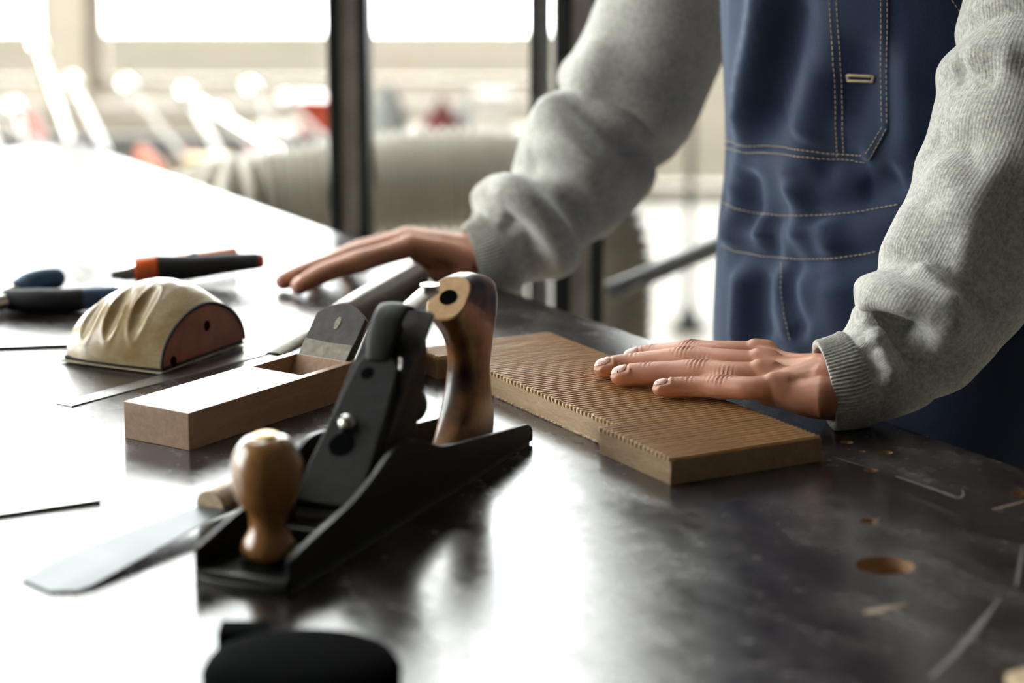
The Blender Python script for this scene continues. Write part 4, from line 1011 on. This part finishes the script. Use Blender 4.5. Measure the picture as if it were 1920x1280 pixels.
# ---- clothes: fold lines are traced on the base surface and pushed in or out
def raycast(bv, px, py):
    r = ray(px, py); o_ = np.array([0, 0, TZ+CAMH]); h = bv.ray_cast(Vector(o_), Vector(r/np.linalg.norm(r)))
    return (np.array(h[0]), np.array(h[1])) if h[0] is not None else (None, None)
def fold(V, F, ridges, FA=1.0):
    bv = BVHTree.FromPolygons([Vector(v) for v in V], F); n = vnormals(V, F); 
    c = V.mean(0); 
    if ((V-c)*n).sum(1).mean() < 0: n = -n
    D = np.zeros(len(V))
    for amp, wid, px in ridges:
        P = [raycast(bv, *p)[0] for p in px]; P = [p for p in P if p is not None]
        if len(P) < 2: continue
        P = catmull(P, 4*len(P)); d, q = seg_dist(V, P)
        D += amp*FA*np.exp(-(d/wid)**2)*np.clip(np.sin(math.pi*np.clip(q*0.86+0.07, 0, 1))*1.6, 0, 1)
    return V+n*D[:, None]
def relax(V, rows, n, it=2):
    G = V.reshape(rows, n, 3)
    for _ in range(it):
        A = (np.roll(G, 1, 1)+np.roll(G, -1, 1)); B2 = G.copy(); B2[1:-1] = (G[2:]+G[:-2])/2
        G2 = G*0.5+0.25*(A/2)+0.25*B2; G2[0] = G[0]; G2[-1] = G[-1]; G = G2
    return G.reshape(-1, 3)
NS = 132
def sleeve(pts, rad, rows, ridges, rings, seed, soft=0.0025):
    qs = (len(pts)-3)/(len(pts)-1); P = catmull(pts, rows); R = np.interp(np.linspace(0, 1, rows), np.linspace(0, 1, len(rad)), rad)
    V, F, uv = loft(P, np.stack([R, R], 1), NS, (0, 0, 1), cap=False)
    rg = np.random.default_rng(seed)
    n = vnormals(V, F); c = np.repeat(P, NS, 0); 
    if ((V-c)*n).sum(1).mean() < 0: n = -n
    q = np.repeat(np.linspace(0, 1, rows), NS); th = np.tile(np.arange(NS)/NS*2*math.pi, rows)
    w_ = np.zeros(len(V))
    for k in range(9):                       # soft irregular slack
        w_ += rg.normal()*np.sin(th*rg.integers(1, 4)+rg.uniform(0, 6.3)+q/qs*rg.uniform(4, 16))*0.33
    for q0, amp, wd_, tilt, th0, bias in [(r_[0]*qs, r_[1], r_[2]*qs, r_[3]*qs, r_[4], r_[5]) for r_ in rings]:   # slanting rolls and creases round the arm
        qq = q0+tilt*np.cos(th-th0-1.2)+0.006*np.sin(3*th+q0*40)
        w_ += amp/soft*np.exp(-((q-qq)/wd_)**2)*(bias+(1-bias)*(0.5+0.5*np.cos(th-th0)))
    V = V+n*(soft*w_*np.clip(q*6, 0, 1))[:, None]
    V = fold(V, F, ridges, 1.5)
    V = relax(V, rows, NS, 1)
    return V, F, uv, P
# near sleeve (his left)
radL = [.0300, .0340, .0395, .0455, .0540, .0600, .0655, .0690, .0680, .0680, .070, .074, .080, .070]
ridL = [(-.010, .013, [(1630, 585), (1660, 600), (1700, 615), (1750, 612)]), (.011, .012, [(1622, 563), (1660, 566), (1720, 580), (1775, 597), (1805, 600)]),
        (.007, .010, [(1640, 600), (1650, 640), (1665, 680), (1690, 705)]), (-.008, .013, [(1670, 620), (1700, 665), (1725, 690)]), (-.006, .010, [(1630, 640), (1640, 690), (1640, 720)]),
        (.006, .010, [(1720, 500), (1760, 545), (1785, 585)]), (.006, .012, [(1700, 620), (1760, 630), (1800, 610)]),
        (.006, .013, [(1760, 110), (1800, 112), (1870, 120), (1915, 110)]), (-.007, .012, [(1785, 140), (1820, 133), (1880, 138)]),
        (.006, .016, [(1755, 300), (1790, 340), (1800, 380), (1770, 430)]), (-.005, .016, [(1740, 260), (1790, 270), (1840, 260)]), (.004, .02, [(1720, 380), (1690, 430), (1670, 480)]),
        (.005, .012, [(1880, 300), (1850, 380), (1820, 460), (1795, 520)]), (-.004, .014, [(1910, 330), (1880, 430), (1850, 520)])]
VL, FL, uvL, PLn = sleeve(ptsL, radL, 248, ridL, [(.285, .0085, .026, .012, 0.2, .25), (.238, -.0075, .014, .010, 0.2, .2), (.345, -.004, .02, .015, 0.6, .2), (.69, .006, .022, .01, 0.3, .3), (.735, -.007, .014, .01, 0.3, .3), (.56, .003, .03, .03, 0, .4)], 2)
# far sleeve (his right)
radR = [.0320, .0385, .0480, .0540, .0600, .0650, .0660, .0660, .066, .070, .074, .080, .070]
ridR = [(-.012, .014, [(1055, 185), (1105, 232), (1170, 280), (1240, 297), (1310, 262)]), (.006, .026, [(1090, 160), (1180, 225), (1270, 235)]), (.011, .020, [(1025, 192), (1075, 245), (1150, 322), (1225, 352)]),
        (-.009, .014, [(978, 300), (1035, 335), (1085, 400), (1100, 470)]), (.011, .017, [(925, 345), (975, 372), (1035, 430), (1058, 505)]), (-.010, .012, [(935, 405), (975, 432), (1005, 480), (1005, 530)]),
        (.005, .020, [(1000, 270), (1060, 308), (1120, 380), (1150, 425)]), (.006, .020, [(1130, 60), (1105, 130), (1080, 180)])]
VR, FR_, uvR, PRn = sleeve(ptsR, radR, 228, ridR, [(.205, .0125, .030, .008, 0.3, .25), (.135, -.004, .016, .008, 0.3, .3), (.285, -.009, .022, .02, 0.2, .35), (.39, .0105, .045, .02, 0.2, .35), (.475, -.012, .016, .03, 0.0, .5), (.54, .006, .035, .03, 0.0, .5)], 5)
# sweater body
def ring_tube(zs_, A, Bb, n, ex=2.2):
    V = []; F = []
    for z, a, b in zip(zs_, A, Bb):
        c = tor(z)
        for k in range(n):
            th = 2*math.pi*k/n; cs, sn = math.cos(th), math.sin(th)
            V.append(c+UL*a*math.copysign(abs(cs)**(2/ex), cs)+NB*b*math.copysign(abs(sn)**(2/ex), sn))
    for i in range(len(zs_)-1):
        for k in range(n): F.append((i*n+k, i*n+(k+1) % n, (i+1)*n+(k+1) % n, (i+1)*n+k))
    return np.array(V), F
zs_ = np.array([1.0, 1.1, 1.2, 1.3, 1.37, 1.41, 1.435, 1.45]); V, F = ring_tube(zs_, [.150, .150, .160, .172, .165, .120, .080, .074], [.098, .099, .106, .106, .092, .075, .066, .064], 60)
uvb = np.array([(k/60*4, zs_[i]) for i in range(8) for k in range(60)])
sweater = pobj('sweater', V, F, M['knit'], uv=uvb)
for (VV, FF, UU, PP), pts in (((VL, FL, uvL, PLn), ptsL), ((VR, FR_, uvR, PRn), ptsR)):
    sl = pobj('sleeve', VV, FF, M['knit'], sweater, uv=UU)
    # ribbed cuff
    rows = 64; n = 456; k0 = 24
    G = VV.reshape(-1, NS, 3)
    ax0 = PP[0]-PP[6]; ax0 /= np.linalg.norm(ax0)
    cV = []; cuv = []
    for i in range(rows):
        q = i/(rows-1); s = q*k0; i0 = min(int(s), G.shape[0]-2); fr = s-i0
        ringp = G[i0]*(1-fr)+G[i0+1]*fr; ctr = PP[i0]*(1-fr)+PP[i0+1]*fr
        kk = np.arange(n)/n*NS; ka = kk.astype(int) % NS; kb_ = (ka+1) % NS; ff = (kk-kk.astype(int))[:, None]
        rp = ringp[ka]*(1-ff)+ringp[kb_]*ff
        dirn = rp-ctr; ln = np.linalg.norm(dirn, axis=1)[:, None]; dirn = dirn/ln
        rib = 0.0008*np.cos(np.arange(n)/n*2*math.pi*76)
        lip = 0.0014*math.sqrt(max(0, 1-((0.06-q)/0.06)**2)) if q < 0.06 else 0.0014
        off = (0.0004+lip+rib*(1 if q > 0.03 else 0.3))*(1 if q < 0.85 else (1-q)/0.15)-(0.0012 if q > 0.97 else 0)
        cV.append(rp+dirn*np.asarray(off)[:, None] if np.ndim(off) else rp+dirn*off)
        cuv.append(np.stack([np.arange(n)/n, np.full(n, q*0.05)], 1))
    inner = [cV[0]-(cV[0]-PP[0])*0.10+(PP[6]-PP[0])/np.linalg.norm(PP[6]-PP[0])*t_ for t_ in (0.001, 0.012)]
    cV = [inner[1], inner[0]]+cV; cuv = [cuv[0], cuv[0]]+cuv; rows += 2
    cF = [(i*n+k, i*n+(k+1) % n, (i+1)*n+(k+1) % n, (i+1)*n+k) for i in range(rows-1) for k in range(n)]
    pobj('cuff', np.vstack(cV), cF, M['knit'], sweater, uv=np.vstack(cuv))
# overalls
rows, n = 190, 220
zo = np.linspace(0.80, 1.31, rows)
A_ = np.interp(zo, [0.80, .90, .98, 1.02, 1.08, 1.18, 1.31], [.170, .172, .170, .166, .162, .160, .160])
Bo = np.interp(zo, [0.80, .90, .98, 1.02, 1.08, 1.18, 1.31], [.122, .122, .119, .114, .115, .117, .112])
V, F = ring_tube(zo, A_, Bo, n, 2.25)
ridO = [(.010, .016, [(1450, -60), (1432, 60), (1412, 160), (1398, 270)]), (-.009, .020, [(1500, -40), (1480, 90), (1452, 200), (1440, 260)]), (.006, .018, [(1385, 330), (1372, 420), (1366, 470)]),
        (-.006, .016, [(1410, 310), (1400, 390), (1398, 440)]), (.007, .018, [(1545, 120), (1520, 210), (1505, 260)]), (.008, .014, [(1490, 330), (1500, 390), (1505, 460)]), (-.007, .015, [(1530, 320), (1570, 300), (1620, 310)]),
        (-.006, .013, [(1440, 400), (1440, 450), (1445, 480)]), (.006, .012, [(1425, 400), (1425, 450)]), (.006, .013, [(1545, 410), (1555, 450), (1560, 480)]), (-.008, .014, [(1600, 350), (1640, 350), (1690, 330)]),
        (.006, .012, [(1468, 490), (1470, 560), (1490, 640)]), (-.009, .013, [(1490, 490), (1488, 560), (1520, 640)]), (-.007, .016, [(1425, 500), (1420, 580), (1430, 650)]), (.007, .014, [(1395, 500), (1390, 600), (1392, 660)]),
        (.007, .014, [(1500, 500), (1505, 580), (1530, 650)]), (.005, .02, [(1560, 520), (1570, 600), (1590, 650)]), (-.004, .012, [(1358, 375), (1420, 392), (1500, 397), (1600, 390), (1680, 378)]), (-.004, .010, [(1356, 470), (1420, 484), (1500, 490), (1600, 484), (1650, 474)]),
        (.004, .012, [(1380, 300), (1460, 310), (1560, 330)]), (.006, .014, [(1700, 100), (1710, 220), (1700, 300)]), (-.005, .02, [(1620, 60), (1615, 160), (1600, 240)])]
V = fold(V, F, ridO, 1.6); V = relax(V, rows, n, 1)
ovl_parts = [(V, F)]
bvO = BVHTree.FromPolygons([Vector(v) for v in V], F)
for s in (1, -1):
    hip = tor(0.93)+UL*s*0.082; kn = PC+UL*s*0.10+np.array([0, 0, .49])-NB*0.015; an = PC+UL*s*0.11+np.array([0, 0, .07])+NB*0.025
    lv, lf, _ = loft(catmull([hip, kn*0.5+hip*0.5, kn, kn*0.45+an*0.55, an], 60), np.interp(np.linspace(0, 1, 60), np.linspace(0, 1, 5), [.092, .094, .082, .078, .076])+0.004*np.sin(np.linspace(0, 26, 60)), 48, UL, cap=False)
    ovl_parts.append((lv, lf))
V2, F2 = join(*ovl_parts)
overalls = pobj('overalls', V2, F2, M['denim'])
for s in (1, -1):                            # shoulder straps
    P = catmull([tor(1.30)-NB*0.108+UL*s*0.10, tor(1.38)-NB*0.088+UL*s*0.10, tor(1.425)-NB*0.01+UL*s*0.095, tor(1.38)+NB*0.10+UL*s*0.08, tor(1.30)+NB*0.112+UL*s*0.06], 24)
    v, f, _ = loft(P, np.tile([[.002, .019]], (24, 1)), 14, (0, 0, 1)); pobj('strap', v, f, M['denim'], overalls)
# chest pocket, a second layer of cloth
def surf(px, py, off):
    p, nn_ = raycast(bvO, px, py)
    if p is None: return None
    vdir = p-np.array([0, 0, TZ+CAMH])
    if nn_@vdir > 0: nn_ = -nn_
    return p+nn_*off
gx, gy = 64, 70; Vp = []
PX0 = next((q for q in range(1340, 1440, 2) if all(surf(q, yy, 0) is not None for yy in range(-150, 290, 20))), 1400)+3
for i in range(gx):
    px = PX0+(1668-PX0)*i/(gx-1); yb = 272+(px-1364)*0.116 if px < 1632 else 303-(px-1632)*1.62
    for j in range(gy):
        py = -150+(yb+150)*j/(gy-1); e = 0.0002 if (i in (0, gx-1) or j == gy-1) else 0.0022
        p = surf(px, py, e); Vp.append(p if p is not None else Vp[-1])
Fp = [(i*gy+j, i*gy+j+1, (i+1)*gy+j+1, (i+1)*gy+j) for i in range(gx-1) for j in range(gy-1)]
pocket = pobj('pocket', Vp, Fp, M['denim'], overalls)
def stitches(name, px, off=0.0030, parent=None, dash=0.0030, gap=0.0013, rad=0.00042, mat='thread'):
    P = []
    for a, b in zip(px[:-1], px[1:]):
        for q in np.linspace(0, 1, 30, endpoint=False):
            p = surf(a[0]+(b[0]-a[0])*q, a[1]+(b[1]-a[1])*q, off)
            if p is not None: P.append(p)
    if len(P) < 4: return
    P = np.array(P); L_ = np.concatenate([[0], np.cumsum(np.linalg.norm(np.diff(P, axis=0), axis=1))])
    s = 0; parts = []
    f3 = lambda s_: np.array([np.interp(s_, L_, P[:, k]) for k in range(3)])
    while s+dash < L_[-1]:
        q0, q1 = f3(s), f3(s+dash)
        v, f, _ = loft([q0, (q0+q1)/2, q1], [rad*0.6, rad, rad*0.6], 5); parts.append((v, f)); s += dash+gap
    if parts: pobj(name, *join(*parts), M[mat], overalls)
for dx in (0, 13):
    stitches('seam_stitching', [(1556+dx, -60), (1562+dx, 60), (1566+dx, 180), (1572+dx, 297)])
    stitches('seam_stitching', [(1652+dx, -60), (1656+dx*0.85, 100), (1657+dx*0.8, 180), (1658+dx*0.7, 238)])
for dy in (0, 14):
    stitches('seam_stitching', [(1362, 263+dy), (1400, 272+dy), (1480, 278+dy), (1560, 284+dy), (1624+dy*0.4, 289+dy)])
    stitches('seam_stitching', [(1658+dy*0.6, 238+dy*0.2), (1625+dy*0.4, 289+dy*0.9)])
stitches('seam_stitching', [(1354, 378), (1380, 392), (1430, 402), (1500, 405), (1560, 403), (1620, 396), (1690, 383)], 0.0010)
stitches('seam_stitching', [(1353, 458), (1380, 470), (1430, 480), (1500, 485), (1560, 484), (1620, 476), (1650, 470)], 0.0010)
stitches('seam_stitching', [(1466, 492), (1464, 540), (1470, 590), (1484, 645)], 0.0008)
stitches('seam_stitching', [(1784, 0), (1798, 20), (1812, 44)], 0.0010)
bh = []
for a, b in (((1590, 140), (1644, 142)), ((1590, 150), (1642, 152)), ((1589, 139), (1591, 151)), ((1644, 141), (1641, 152))):
    p, q = surf(*a, 0.0034), surf(*b, 0.0034)
    if p is not None and q is not None: bh.append(loft(np.linspace(p, q, 6), np.full(6, 0.0011), 8)[:2])
if bh: pobj('buttonhole', *join(*bh), M['thread'], overalls)
for s in (1, -1):
    an = PC+UL*s*0.11+np.array([0, 0, .09])+NB*0.03
    v, f = round_tube(catmull([an+NB*0.045-up_*0.05, an-up_*0.048, an-NB*0.09-up_*0.050, an-NB*0.175-up_*0.052], 20), np.stack([np.interp(np.linspace(0, 1, 20), [0, .4, .7, 1], [.036, .038, .036, .028]), np.interp(np.linspace(0, 1, 20), [0, .4, .7, 1], [.036, .040, .048, .038])], 1), 20)
    v[:, 2] = np.maximum(v[:, 2], 0.0); pobj('boot', v, f, M['shoe'])
# hair
V, F = ell(head_c+up_*0.042-FW*0.010, .083, .102, .090, 30, 20); V = np.array(V)
keep = [f for f in F if len(f) == 4 and all(((V[i]-head_c)@FW < 0.055+0.6*((V[i]-head_c)[2]-0.05)) and (V[i]-head_c)[2] > -0.03-0.2*abs((V[i]-head_c)@FW) for i in f)]
hr = pobj('hair', V, keep, M['hair']); sd_ = hr.modifiers.new('thick', 'SOLIDIFY'); sd_.thickness = 0.012
